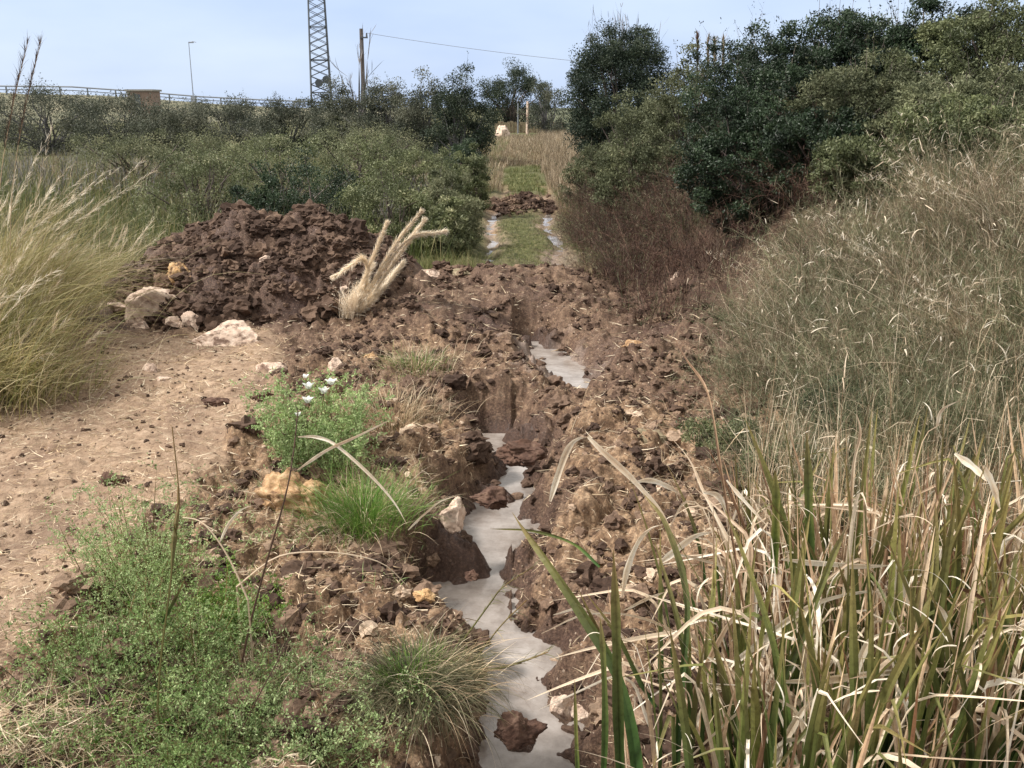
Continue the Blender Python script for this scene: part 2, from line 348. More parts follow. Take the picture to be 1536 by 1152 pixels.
def soil_mat():
    m, n, b, o = new_mat('soil'); g = geo(n)
    n1 = noise(n, 1.3, 4, .6, g); n2 = noise(n, 9, 5, .65, g); n3 = noise(n, 48, 5, .7, g); n4 = noise(n, 170, 3, .7, g)
    mud = ramp(n, n2, [(.28, (.060, .034, .021)), (.43, (.148, .090, .054)), (.57, (.28, .185, .115)), (.74, (.47, .335, .22))])
    mud = mixc(n, .6, mud, ramp(n, n3, [(.3, (.25, .23, .22)), (.48, (.9, .9, .9)), (.66, (2.1, 2.05, 1.95))]), 'MULTIPLY')
    dark = ramp(n, n3, [(.3, (.022, .011, .008)), (.52, (.080, .043, .031)), (.68, (.19, .12, .088)), (.8, (.34, .25, .19))])
    mud = mixc(n, attr(n, 'wet'), mud, dark)
    pth = ramp(n, n2, [(.25, (.19, .125, .08)), (.5, (.36, .25, .17)), (.75, (.52, .39, .28))])
    pth = mixc(n, .55, pth, ramp(n, n3, [(.3, (.45, .42, .40)), (.5, (1, 1, 1)), (.7, (1.4, 1.4, 1.35))]), 'MULTIPLY')
    pth = mixc(n, ramp(n, n1, [(.45, (0, 0, 0)), (.65, (.6, .6, .6))]), pth, (.16, .10, .07))
    c = mixc(n, attr(n, 'path'), mud, pth)
    # pale lime crumbs
    vo = n.nodes.new('ShaderNodeTexVoronoi'); vo.inputs['Scale'].default_value = 26; vo.inputs['Randomness'].default_value = 1; n.links.new(g, vo.inputs['Vector'])
    vs = n.nodes.new('ShaderNodeSeparateColor'); n.links.new(vo.outputs['Color'], vs.inputs[0])
    sz = math_(n, 'MULTIPLY', vs.outputs[0], math_(n, 'MULTIPLY', n1, .55))
    cm = math_(n, 'MULTIPLY', math_(n, 'LESS_THAN', vo.outputs['Distance'], sz), math_(n, 'GREATER_THAN', vs.outputs[1], .55))
    c = mixc(n, math_(n, 'MULTIPLY', math_(n, 'MULTIPLY', cm, .8), attr(n, 'crumb')), c, ramp(n, n4, [(.3, (.30, .21, .15)), (.7, (.60, .48, .37))]))
    gr = ramp(n, n2, [(.3, (.030, .042, .014)), (.55, (.075, .095, .03)), (.8, (.17, .15, .07))])
    c = mixc(n, math_(n, 'MULTIPLY', attr(n, 'green'), ramp(n, n3, [(.3, (.45, .45, .45)), (.6, (1, 1, 1))])), c, gr)
    pale = ramp(n, n3, [(.3, (.22, .16, .13)), (.7, (.50, .42, .37))])
    c = mixc(n, attr(n, 'pale'), c, pale)
    c = mixc(n, math_(n, 'MULTIPLY', attr(n, 'edge'), .75), c, mixc(n, .5, dark, (.05, .028, .02)))
    n.links.new(c, b.inputs['Base Color'])
    rg = math_(n, 'SUBTRACT', .92, math_(n, 'ADD', math_(n, 'MULTIPLY', attr(n, 'wet'), math_(n, 'MULTIPLY', n2, .7)), math_(n, 'MULTIPLY', attr(n, 'edge'), .3)))
    n.links.new(rg, b.inputs['Roughness']); b.inputs['Specular IOR Level'].default_value = .35
    bp = n.nodes.new('ShaderNodeBump'); bp.inputs['Strength'].default_value = .9; bp.inputs['Distance'].default_value = .02
    hh = math_(n, 'ADD', math_(n, 'MULTIPLY', n3, 1.0), math_(n, 'MULTIPLY', n4, .35)); n.links.new(hh, bp.inputs['Height']); n.links.new(bp.outputs[0], b.inputs['Normal'])
    return m
SOIL = soil_mat()
def rock_mat(name, c1, c2, c3):
    m, n, b, o = new_mat(name); g = geo(n)
    c = ramp(n, noise(n, 14, 6, .65, g), [(.3, c1), (.5, c2), (.7, c3)])
    c = mixc(n, ramp(n, noise(n, 5, 5, .7, g), [(.52, (0, 0, 0)), (.62, (.85, .85, .85))]), c, (.12, .065, .045))
    n.links.new(c, b.inputs['Base Color']); b.inputs['Roughness'].default_value = .9
    bp = n.nodes.new('ShaderNodeBump'); bp.inputs['Strength'].default_value = .7; bp.inputs['Distance'].default_value = .015
    n.links.new(noise(n, 60, 5, .7, g), bp.inputs['Height']); n.links.new(bp.outputs[0], b.inputs['Normal']); return m
ROCK = {'pale': rock_mat('pale_limestone', (.46, .33, .25), (.68, .52, .41), (.82, .68, .56)),
        'yellow': rock_mat('yellow_limestone', (.30, .16, .07), (.56, .36, .18), (.72, .54, .34)),
        'orange': rock_mat('orange_marl', (.17, .09, .05), (.42, .26, .135), (.66, .47, .29)),
        'brown': rock_mat('brown_clod', (.05, .027, .02), (.10, .056, .04), (.19, .12, .085)),
        'olive': rock_mat('olive_stone', (.16, .14, .08), (.27, .22, .14), (.36, .30, .2))}
G = {}
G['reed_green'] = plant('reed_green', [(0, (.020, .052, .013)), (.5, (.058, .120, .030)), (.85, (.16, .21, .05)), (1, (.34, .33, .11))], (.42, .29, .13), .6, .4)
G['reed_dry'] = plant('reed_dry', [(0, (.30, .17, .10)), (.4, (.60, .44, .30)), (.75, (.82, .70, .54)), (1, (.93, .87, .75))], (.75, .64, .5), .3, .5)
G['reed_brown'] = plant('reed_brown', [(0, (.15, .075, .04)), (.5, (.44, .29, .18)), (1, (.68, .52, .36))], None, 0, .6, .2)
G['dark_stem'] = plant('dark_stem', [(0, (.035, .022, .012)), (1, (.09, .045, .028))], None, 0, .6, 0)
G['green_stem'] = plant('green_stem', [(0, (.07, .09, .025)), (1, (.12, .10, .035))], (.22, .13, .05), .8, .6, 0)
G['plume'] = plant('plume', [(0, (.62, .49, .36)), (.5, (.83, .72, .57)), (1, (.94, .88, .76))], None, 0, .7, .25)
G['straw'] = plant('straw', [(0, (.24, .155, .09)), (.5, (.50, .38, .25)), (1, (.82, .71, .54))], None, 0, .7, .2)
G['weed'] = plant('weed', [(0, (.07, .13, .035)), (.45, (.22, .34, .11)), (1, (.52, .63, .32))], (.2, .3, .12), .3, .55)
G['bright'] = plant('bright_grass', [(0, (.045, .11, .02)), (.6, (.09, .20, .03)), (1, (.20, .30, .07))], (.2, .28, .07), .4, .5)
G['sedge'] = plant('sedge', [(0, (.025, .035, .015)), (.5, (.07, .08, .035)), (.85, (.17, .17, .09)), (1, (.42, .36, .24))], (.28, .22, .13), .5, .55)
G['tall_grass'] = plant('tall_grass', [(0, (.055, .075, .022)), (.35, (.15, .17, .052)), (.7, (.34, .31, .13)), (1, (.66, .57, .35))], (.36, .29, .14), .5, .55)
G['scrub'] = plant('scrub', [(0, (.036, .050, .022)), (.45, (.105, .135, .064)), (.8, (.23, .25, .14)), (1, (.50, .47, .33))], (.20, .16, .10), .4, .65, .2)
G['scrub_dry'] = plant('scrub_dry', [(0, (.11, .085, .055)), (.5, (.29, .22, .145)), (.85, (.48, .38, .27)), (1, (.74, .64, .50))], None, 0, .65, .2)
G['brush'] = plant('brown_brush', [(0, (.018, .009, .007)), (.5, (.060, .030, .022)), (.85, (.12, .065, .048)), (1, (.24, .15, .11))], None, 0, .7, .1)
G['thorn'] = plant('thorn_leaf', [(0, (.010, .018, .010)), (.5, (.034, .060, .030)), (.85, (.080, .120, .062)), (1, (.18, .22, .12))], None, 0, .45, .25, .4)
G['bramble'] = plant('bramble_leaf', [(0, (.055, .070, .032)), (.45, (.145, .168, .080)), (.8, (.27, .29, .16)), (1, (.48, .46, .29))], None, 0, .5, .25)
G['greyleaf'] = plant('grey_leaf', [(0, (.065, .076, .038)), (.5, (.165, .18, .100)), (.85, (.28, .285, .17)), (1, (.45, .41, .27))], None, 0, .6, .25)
G['farleaf'] = plant('far_leaf', [(0, (.045, .055, .042)), (.5, (.095, .108, .078)), (1, (.19, .19, .14))], None, 0, .6, .2)  # greyed green: slight distance haze is put into the leaf colour
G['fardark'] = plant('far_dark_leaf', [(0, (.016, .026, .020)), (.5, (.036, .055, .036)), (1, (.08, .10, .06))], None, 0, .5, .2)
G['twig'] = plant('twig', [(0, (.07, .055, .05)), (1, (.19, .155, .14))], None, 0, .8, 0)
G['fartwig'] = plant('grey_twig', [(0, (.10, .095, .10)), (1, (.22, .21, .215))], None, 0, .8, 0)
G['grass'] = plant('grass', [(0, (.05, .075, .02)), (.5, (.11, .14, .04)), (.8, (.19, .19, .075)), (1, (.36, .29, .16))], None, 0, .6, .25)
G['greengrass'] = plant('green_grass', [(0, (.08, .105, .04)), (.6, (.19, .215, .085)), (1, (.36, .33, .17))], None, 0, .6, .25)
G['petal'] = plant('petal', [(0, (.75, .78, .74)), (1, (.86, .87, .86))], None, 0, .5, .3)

# ------------------------------------------------------------------ ground
def ground():
    r = [-60, -25, -10, -4, -1, .3]; y = 1.2
    while y < 30: r.append(y); y *= 1.0038
    while y < 900: r.append(y); y *= 1.03
    Y = np.array(r)
    u = np.concatenate([-np.geomspace(7, .62, 22)[:-1], np.linspace(-.6, .6, 880), np.geomspace(.62, 7, 22)[1:]])
    YY, UU = np.meshgrid(Y, u, indexing='ij'); XX = UU * (np.abs(YY) + 1.2)
    x = XX.ravel(); y = YY.ravel(); z = H(x, y)
    hm = heap_h(x, y); z = np.where(hm > .15, z - .1, z)
    at = masks(x, y)
    n, m = XX.shape; k = (np.arange(n - 1)[:, None] * m + np.arange(m - 1)).ravel()
    Fq = np.stack([k, k + 1, k + m + 1, k + m], 1)
    o = mobj('ground', np.stack([x, y, z], 1), Fq, SOIL, None, at, True, (0, 0, 0))
    tag(o, kind='structure')
def masks(x, y):
    d, lev = carve(x, y, None)
    wet = sm(1.05 - d / .5 + .6 * fbm(x * 2, y * 2, 61, 3)) * .85
    wet = np.maximum(wet, (.62 + .5 * fbm(x * .9, y * .9, 72, 3)) * sm((y - 9.2 + .8 * fbm(x, y, 73, 2)) / 1.5) * sm((21 - y) / 3)); wet = np.maximum(wet, np.exp(-((y - 31.5) / 2.2) ** 2 - ((x - xtrack(y)) / 1.1) ** 2))
    wet = np.maximum(wet, sm(1 - np.hypot((x + .15) / 1.3, (y - 13.2) / 1.2) + .5 * fbm(x * 2, y * 2, 62, 3)) * 1.0)
    wet = np.maximum(wet, sm((x - 1.4) / 1.2) * sm((y - 9) / 3) * .8)
    pth = path_mask(x, y)
    g = sm((y - 17) / 3 + .5 * fbm(x * .8, y * .8, 63, 3))
    tr = np.abs(x - xtrack(y)); rut = np.exp(-((tr - .74) / .28) ** 2)
    tr = tr + .25 * fbm(x * 1.2, y * .5, 64, 3); rut = np.exp(-((tr - .74) / .28) ** 2) * sm(.8 + 1.2 * fbm(x * 1.5, y * .35, 69, 3))
    g = g * (1 - rut * sm((44 - y) / 10) * .95) * (1 - .7 * sm((y - 28) / 2) * sm((36 - y) / 4) * sm((1.9 - tr) / .8))
    g = np.maximum(g, .75 * sm((-xt4(y) - x) / .6))
    g = np.maximum(g, .55 * sm((x - 2.6) / 1.5) * sm(fbm(x, y, 65, 3) + .5))
    pale = rut * sm((y - 17) / 1) * sm((40 - y) / 8) * .55 * sm(.9 + 1.5 * fbm(x * 3, y * 1.5, 66, 3))
    pale = np.maximum(pale, .75 * sm(1 - np.hypot((x - .45) / .65, (y - 12.1) / 1.3) + .7 * fbm(x * 5, y * 5, 67, 3)))
    pale = pale * (1 - np.exp(-((y - 31.5) / 2.2) ** 2))
    crumb = .35 + .65 * sm(fbm(x * .7, y * .7, 68, 3) + .6)
    return {'wet': np.clip(wet * (1 - pth), 0, 1), 'path': pth, 'green': g, 'pale': pale, 'crumb': crumb * (y < 20), 'edge': sm(1 - (d - .02) / .16) * (1 - pth)}
def xt4(y): return np.interp(y, [0, 4, 8, 14, 20], [3.6, 3.6, 4.9, 6.0, 6.5])
ground()

def heap():
    xs = np.arange(-7.4, -1.0, .016); ys = np.concatenate([np.arange(12.6, 15.6, .018), np.arange(15.6, 17.6, .05)])
    XX, YY = np.meshgrid(xs, ys); x = XX.ravel(); y = YY.ravel(); h = heap_h(x, y)
    ed = sm(h / .3)
    z = Hs(x, y) + h - .04 + ed * (.17 * clods(x, y, .5, 101) + .11 * clods(x + z0(y), y, .24, 102) + .06 * clods(x, y, .11, 103) + .03 * clods(x, y, .05, 104) + .06 * fbm(x * 4, y * 4, 105, 4))
    z = np.where(h < -.05, Hs(x, y) - .3, z)
    n, m = XX.shape; k = (np.arange(n - 1)[:, None] * m + np.arange(m - 1)).ravel()
    Fq = np.stack([k, k + 1, k + m + 1, k + m], 1); keep = (h[Fq] > -.12).any(1)
    Fq = Fq[keep]; used = np.unique(Fq); mp_ = np.zeros(len(x), int); mp_[used] = np.arange(len(used)); Fq = mp_[Fq]
    at = masks(x[used], y[used]); at['path'] *= 0; at['green'] *= 0; at['pale'] *= 0
    at['wet'] = np.clip(.72 + .5 * fbm(x[used] * 1.4, y[used] * 1.4, 106, 3), 0, 1); at['crumb'] = at['crumb'] * .8
    o = mobj('soil_heap', np.stack([x, y, z], 1)[used], Fq, SOIL, None, at, True)
    tag(o, 'big dark brown heap of freshly dug lumpy soil left of the track', 'soil heap')
def z0(y): return .0 * y
heap()

# water -------------------------------------------------------------
def water_mat():
    m, n, b, o = new_mat('milky_water'); g = geo(n)
    c = ramp(n, noise(n, 4.5, 6, .65, g), [(.3, (.17, .14, .12)), (.5, (.27, .235, .21)), (.7, (.37, .335, .31))])
    n.links.new(c, b.inputs['Base Color']); b.inputs['Roughness'].default_value = .07; b.inputs['IOR'].default_value = 1.33; b.inputs['Specular IOR Level'].default_value = .9
    bp = n.nodes.new('ShaderNodeBump'); bp.inputs['Strength'].default_value = .16; bp.inputs['Distance'].default_value = .02
    n.links.new(noise(n, 22, 3, .6, g), bp.inputs['Height']); n.links.new(bp.outputs[0], b.inputs['Normal']); return m
WATER = water_mat()
def ribbon_water(name, ln, extra):
    V = []; ln = np.array(ln); T = np.gradient(ln[:, :2], axis=0); T /= np.linalg.norm(T, axis=1, keepdims=True)
    # resample
    s = np.linspace(0, len(ln) - 1, 40); pt = np.stack([np.interp(s, np.arange(len(ln)), ln[:, k]) for k in range(4)], 1)
    ys = pt[:, 1]
    for q in np.linspace(-1, 1, 5):
        V.append(np.stack([pt[:, 0] + q * (pt[:, 2] + extra), ys, pt[:, 3]], 1))
    V = np.concatenate(V); m = 40
    Fq = np.array([(r_ * m + k, r_ * m + k + 1, (r_ + 1) * m + k + 1, (r_ + 1) * m + k) for r_ in range(4) for k in range(m - 1)])
    o = mobj(name, V, Fq, WATER, None, None, True); tag(o, kind='structure')
l2 = LN[1][::-1]; l2 = l2[np.argsort(l2[:, 1])]
ribbon_water('stream_water', l2, .22)
l1 = LN[0][np.argsort(LN[0][:, 1])]; ribbon_water('pool_water', l1, .2)
def rutwater():
    mb = MB()
    for sgn in (-1, 1):
        y = np.linspace(17, 34, 60); x = xtrack(y) + sgn * .74; z = Hs(x, y) + .03 + .04 * vn(y * 1.3, x * 0 + sgn, 95)
        V = np.concatenate([np.stack([x - .24, y, z], 1), np.stack([x + .24, y, z], 1)]); k = np.arange(59)
        mb.add(V, np.stack([k, k + 60, k + 61, k + 1], 1))
    tag(mb.build('rut_water', WATER), kind='structure')
rutwater()

# ------------------------------------------------------------------ stones and clods
def ico(sub):
    import bmesh
    b = bmesh.new(); bmesh.ops.create_icosphere(b, subdivisions=sub, radius=1); b.verts.ensure_lookup_table()
    V = np.array([v.co[:] for v in b.verts]); Fc = np.array([[v.index for v in f.verts] for f in b.faces]); b.free(); return V, Fc
ICO5, ICO4, ICO2, ICO3 = ico(5), ico(4), ico(2), ico(3)
def rock_verts(rng, V, cuts=9, rough=.12):
    P = V.copy()
    for _ in range(cuts):
        nrm = rng.normal(size=3); nrm /= np.linalg.norm(nrm); d = rng.uniform(.5, .85); e = P @ nrm - d; P -= np.outer(np.maximum(0, e), nrm)
    s = rng.randint(999)
    P *= (1 + rough * (vn3(V * 2.2 + 9, s) * 2 - 1) + rough * .5 * (vn3(V * 6 + 9, s + 1) * 2 - 1) + rough * .35 * (vn3(V * 13 + 9, s + 2) * 2 - 1) + rough * .2 * (vn3(V * 28 + 9, s + 3) * 2 - 1))[:, None]
    return P
ROCKS = [
 (228, 447, 74, 56, 'pale', 'largest pale limestone rock at the foot of the soil heap'),
 (347, 502, 78, 34, 'pale', 'flat pale slab of limestone right of the rocks below the heap'),
 (291, 486, 26, 28, 'pale', 'small upright pale stone between the big rock and the flat slab'),
 (268, 481, 26, 18, 'pale', 'low pale stone just right of the biggest limestone rock'),
 (192, 458, 42, 14, 'pale', 'thin pale stone lying just left below the biggest limestone rock'),
 (165, 427, 42, 36, 'yellow', 'yellowish mud stained rock at the left foot of the soil heap'),
 (268, 411, 26, 26, 'yellow', 'yellowish stone stuck in the heap just above the biggest rock'),
 (210, 488, 26, 12, 'pale', 'flat little stone in front of the biggest limestone rock'),
 (358, 299, 62, 12, 'pale', 'long pale stone lying on the crest of the soil heap'),
 (363, 334, 32, 14, 'olive', 'dull rounded stone high on the face of the soil heap'),
 (401, 389, 20, 16, 'pale', 'small bright stone halfway down the right of the soil heap'),
 (410, 551, 44, 14, 'pale', 'pale broken stone at the right edge of the packed dirt path'),
 (228, 551, 18, 16, 'pale', 'pale angular stone on the packed dirt below the heap'),
 (246, 568, 22, 9, 'pale', 'flat pale chip on the packed dirt beside the angular stone'),
 (506, 549, 30, 26, 'pale', 'round pale stone on the clods behind the white flowers'),
 (606, 541, 26, 12, 'olive', 'dull flat stone on the bank above the dry grass'),
 (554, 537, 24, 16, 'yellow', 'yellow stone left of the flat stone on the bank'),
 (518, 442, 18, 13, 'pale', 'small bright stone left of the foot of the dry plume grass'),
 (690, 408, 28, 12, 'olive', 'tan flat stone on top of the dug ridge'),
 (648, 412, 30, 16, 'pale', 'pinkish stone on the ridge right of the plume grass'),
 (436, 742, 80, 62, 'orange', 'big orange yellow crumbly boulder in the left bank'),
 (679, 766, 34, 40, 'pale', 'pinkish round rock standing at the left edge of the stream'),
 (738, 744, 52, 26, 'brown', 'brown wet boulder lying in the stream above the round rock'),
 (638, 893, 28, 16, 'yellow', 'small yellowish stone beside the water below the mud tongue'),
 (708, 862, 20, 12, 'brown', 'little brown stone poking out of the stream'),
 (787, 672, 66, 26, 'brown', 'brown mud boulder jutting into the narrow stream from the right'),
 (776, 1090, 54, 40, 'brown', 'round brown clod sitting in the stream at the bottom'),
 (924, 613, 34, 14, 'pale', 'pale broken stone on the mud right of the pool'),
 (948, 516, 34, 12, 'orange', 'orange tinted stone on the right bank of the dug channel'),
 (972, 655, 48, 32, 'olive', 'dull olive stone on the right bank above the reeds'),
 (842, 1060, 30, 32, 'pale', 'pale upright stone on the right bank low beside the stream'),
 (870, 1066, 22, 20, 'pale', 'smaller pale stone right of the upright one by the stream'),
 (1012, 418, 11, 22, 'pale', 'small whitish stone in the dark brown brush on the right'),
 (171, 719, 32, 22, 'brown', 'dark brown clod alone on the packed dirt path'),
 (330, 602, 34, 12, 'brown', 'dark flat clod on the far part of the packed path'),
 (386, 597, 24, 14, 'brown', 'dark clod at the edge of the path left of the white flowers'),
 (404, 592, 14, 12, 'brown', 'tiny dark clod beside the edge clod near the white flowers'),
 (875, 760, 0, 0, '', '')]
def place_rocks():
    for i, (px, py, wd, ht, kd, lab) in enumerate(ROCKS):
        if not wd: continue
        rng = rs(500 + i); p = Pg(px, py + ht * .35); s = np.linalg.norm(p - A(0, 0, CZ)) / F
        V = rock_verts(rng, ICO5[0], 14, .13 if kd in ('pale', 'olive') else .26)
        V = V * A(wd * s * .68, max(wd, ht) * s * .5, ht * s * .74)
        a = rng.uniform(-.3, .3); V = V @ np.array([[math.cos(a), math.sin(a), 0], [-math.sin(a), math.cos(a), 0], [0, 0, 1]])
        o = mobj('rock' if kd != 'brown' else 'soil_clod', V + p + A(0, 0, ht * s * .12), ICO5[1], ROCK[kd], None, None, True)
        tag(o, lab, 'rock' if kd != 'brown' else 'clod', 'pale stones dug out of the soil' if kd != 'brown' else 'big soil clods')
place_rocks()
def clod_field():
    rng = rs(7); mb = MB(); sets = [(rock_verts(rng, ICO2[0], 4, .42), ICO2[1]) for _ in range(14)]
    def scatter(n, fx, name, mat, lo, hi, pw):
        mb = MB(); pts = fx(n)
        hz = Hg2(pts[:, 0], pts[:, 1]); s = lo + (hi - lo) * rng.rand(len(pts)) ** pw
        for k in range(14):
            V0, F0 = sets[k]; m = np.arange(len(pts)) % 14 == k; q = pts[m]; ss = s[m]; nn = len(q)
            a = rng.uniform(0, 6.28, nn); ca, sa = np.cos(a), np.sin(a)
            V = V0[None] * (ss[:, None] * rng.uniform(.7, 1.3, (nn, 1)))[..., None] * A(1.15, .9, .72)
            X = V[..., 0] * ca[:, None] - V[..., 1] * sa[:, None]; Yv = V[..., 0] * sa[:, None] + V[..., 1] * ca[:, None]
            P = np.stack([X + q[:, :1], Yv + q[:, 1:2], V[..., 2] + (hz[m] + ss * .18)[:, None]], -1)
            mb.add(P.reshape(-1, 3), (F0[None] + (np.arange(nn) * len(V0))[:, None, None]).reshape(-1, 3), np.repeat(rng.rand(nn) ** 1.2 * np.where(q[:, 1] > 9.5, .72, 1) * (.85 if name.startswith('heap') else 1), len(V0)))
        mb.build(name, mat, None, False, (0, 10, 0))
        return bpy.context.scene.objects[-1]
    def scatter_big(): pass
    def dug(n):
        x = rng.uniform(-2.9, 3.0, n * 5); y = np.exp(rng.uniform(np.log(3.8), np.log(18.5), n * 5))
        d, _ = carve(x, y, None); k = (path_mask(x, y) < .25) & (d > -.12) & ((d > .05) | (rng.rand(n * 5) < .3)) & (rng.rand(n * 5) < .35 + .65 * sm(fbm(x * 1.2, y * 1.2, 33, 2) * 2 + .6))
        return np.stack([x, y], 1)[k][:n]
    def lump(n):
        x = rng.uniform(-.9, .9, n); y = 31.5 + rng.normal(size=n) * 1.1; return np.stack([x + xtrack(y), y], 1)
    def hp(n):
        x = rng.uniform(-6.6, -1.6, n * 3); y = rng.uniform(13, 16.4, n * 3); k = heap_h(x, y) > .03; return np.stack([x, y], 1)[k][:n]
    def pt(n):
        x = rng.uniform(-6, .2, n * 6); y = np.exp(rng.uniform(np.log(4), np.log(13.5), n * 6)); k = path_mask(x, y) > .5; return np.stack([x, y], 1)[k][:n]
    cm = clod_mat(); o = scatter(9000, dug, 'soil_crumbs', cm, .005, .052, 3.0)
    tag(o, 'loose lumps and crumbs of turned brown soil along the channel', 'soil lumps', None, 'stuff')
    sets = [(rock_verts(rng, ICO3[0], 3, .55), ICO3[1]) for _ in range(14)]; o = scatter(1100, dug, 'torn_clods', cm, .03, .105, 2.4); tag(o, 'coarse torn clods of brown soil thrown along the channel', 'soil clods', None, 'stuff')
    o = scatter(320, lump, 'track_clods', cm, .05, .16, 1.6); tag(o, 'dark clods lying between the ruts at the far end of the bare track', 'soil clods', None, 'stuff')
    o = scatter(420, hp, 'heap_clods', cm, .05, .16, 1.8); tag(o, 'coarse torn clods on the soil heap', 'soil clods', None, 'stuff')
    sets = [(rock_verts(rng, ICO2[0], 4, .42), ICO2[1]) for _ in range(14)]
    o = scatter(3600, hp, 'heap_crumbs', cm, .012, .08, 2.6); tag(o, 'loose lumps of dark soil covering the heap', 'soil lumps', None, 'stuff')
    o = scatter(2200, pt, 'path_crumbs', cm, .005, .026, 3); tag(o, 'small crumbs of soil strewn on the packed dirt', 'soil lumps', None, 'stuff')
def clod_mat():
    m, n, b, o = new_mat('clod'); g = geo(n); n3 = noise(n, 48, 5, .7, g)
    c = ramp(n, attr(n, 'tint'), [(0, (.045, .026, .018)), (.45, (.105, .066, .046)), (.8, (.22, .148, .102)), (.93, (.36, .26, .185)), (1, (.60, .47, .35))])
    c = mixc(n, .6, c, ramp(n, n3, [(.3, (.4, .38, .36)), (.5, (1, 1, 1)), (.7, (1.7, 1.65, 1.6))]), 'MULTIPLY')
    n.links.new(c, b.inputs['Base Color']); b.inputs['Roughness'].default_value = .9
    bp = n.nodes.new('ShaderNodeBump'); bp.inputs['Strength'].default_value = .8; bp.inputs['Distance'].default_value = .01
    n.links.new(n3, bp.inputs['Height']); n.links.new(bp.outputs[0], b.inputs['Normal']); return m
def Hg2(x, y):
    h = heap_h(x, y); return np.where(h > .02, Hs(x, y) + h - .04 + sm(h / .3) * (.17 * clods(x, y, .5, 101) + .11 * clods(x, y, .24, 102)), H(x, y))
clod_field()

# ------------------------------------------------------------------ far background: embankment, railing, masts, poles
M_METAL = plain('grey_metal', (.22, .235, .26), .5); M_DARKM = plain('dark_metal', (.10, .11, .125), .5); M_CONC = plain('concrete', (.30, .29, .26), .9)
M_WOODP = plain('weathered_wood', (.12, .10, .09), .85, ns=3); M_PINK = plain('plaster', (.27, .19, .15), .9); M_ROOF = plain('roof_slab', (.30, .28, .25), .9)
M_LAMP = plain('lamp_metal', (.30, .32, .36), .5)
def embankment():
    # grassy road bank that climbs to the left, far away
    pts = [(-420, 117, 128), (-80, 135, 132), (0, 141, 135), (110, 142, 137), (200, 148, 140), (300, 156, 143), (400, 161, 146), (520, 165, 149), (640, 170, 152)]
    top = np.array([U(a, b, c) for a, b, c in pts]); V = []
    for k, (dy, f) in enumerate(((9, 1), (4, 1), (0, 1), (-1.2, .95), (-14, .1), (-30, -.5))):
        z = np.where(f > 0, top[:, 2] * f, -1); V.append(np.stack([top[:, 0], top[:, 1] + dy, z], 1))
    V = np.concatenate(V); m = len(pts)
    Fq = np.array([(r_ * m + k, (r_ + 1) * m + k, (r_ + 1) * m + k + 1, r_ * m + k + 1) for r_ in range(5) for k in range(m - 1)])
    mt, n, b, o = new_mat('embankment_grass'); g = geo(n)
    n.links.new(ramp(n, noise(n, .8, 5, .6, g), [(.3, (.10, .105, .07)), (.5, (.17, .165, .11)), (.7, (.26, .23, .16))]), b.inputs['Base Color']); b.inputs['Roughness'].default_value = 1
    tag(mobj('road_embankment', V, Fq[:, ::-1], mt), kind='structure')
    rail = empty('guard_rail', tuple(top[1]), 'grey metal railing with posts along the far road embankment', 'railing')
    mb = MB(); P = [top[i] + A(0, -.3, 0) for i in range(len(top))]
    for h, r in ((1.0, .09), (.55, .05)):
        mb.tube([p + A(0, 0, h) for p in P], r, 4)
    mb.build('rail', M_METAL, rail)
    xs = np.arange(top[0, 0], top[-1, 0], 3.2)
    for x in xs:
        y = np.interp(x, top[:, 0], top[:, 1]) - .3; z = np.interp(x, top[:, 0], top[:, 2])
        if (x / y) * F + 768 < -60 or (x / y) * F + 768 > 470: continue
        mb = MB(); mb.box((x - .08, y - .08, z - .2), (x + .08, y + .08, z + 1.0)); mb.build('post', M_METAL, rail)
embankment()
def lattice_mast():
    b = U(482, 150, 120); t = U(482, -160, 120); H0 = t[2] + 4 - 0; base = A(b[0], 120, 1.0)
    root = empty('lattice_mast', base, 'tall grey steel lattice mast rising out of the top of the picture', 'mast')
    wb, wt = 2.4 / 2, .9 / 2; hz = 36
    def cor(z, k):
        wz = wb + (wt - wb) * z / hz; sx, sy = ((-1, -1), (1, -1), (1, 1), (-1, 1))[k]; a = .22
        x, y = sx * wz, sy * wz; return base + A(x * math.cos(a) - y * math.sin(a), x * math.sin(a) + y * math.cos(a), z)
    for k in range(4):
        mb = MB(); mb.tube([cor(0, k), cor(hz, k)], [.085, .06], 4); mb.build('leg', M_DARKM, root)
    mb = MB(); z = 0.
    while z < hz - 1:
        dz = .9
        for k in range(4):
            k2 = (k + 1) % 4; mb.tube([cor(z, k), cor(z + dz, k2)], .04, 3); mb.tube([cor(z, k2), cor(z + dz, k)], .04, 3)
            if int(z / dz) % 4 == 0: mb.tube([cor(z, k), cor(z, k2)], .05, 3)
        z += dz
    mb.build('bracing', M_DARKM, root)
    for px, py in ((479, 124), (490, 119)):
        p = U(px, py, 118.3); mb = MB(); mb.tube([p + A(0, -.35, -.05), p + A(0, .1, 0)], [.45, .4], 10); mb.tube([p + A(0, .1, 0), p + A(0, 1.0, 0)], .06, 5); mb.build('dish_antenna', M_DARKM, root)
    for k in (0, 2):
        c = cor(0, k); mb = MB(); mb.box(tuple(c - A(.4, .4, 1.6)), tuple(c + A(.4, .4, .05))); mb.build('footing', M_CONC, root)
lattice_mast()
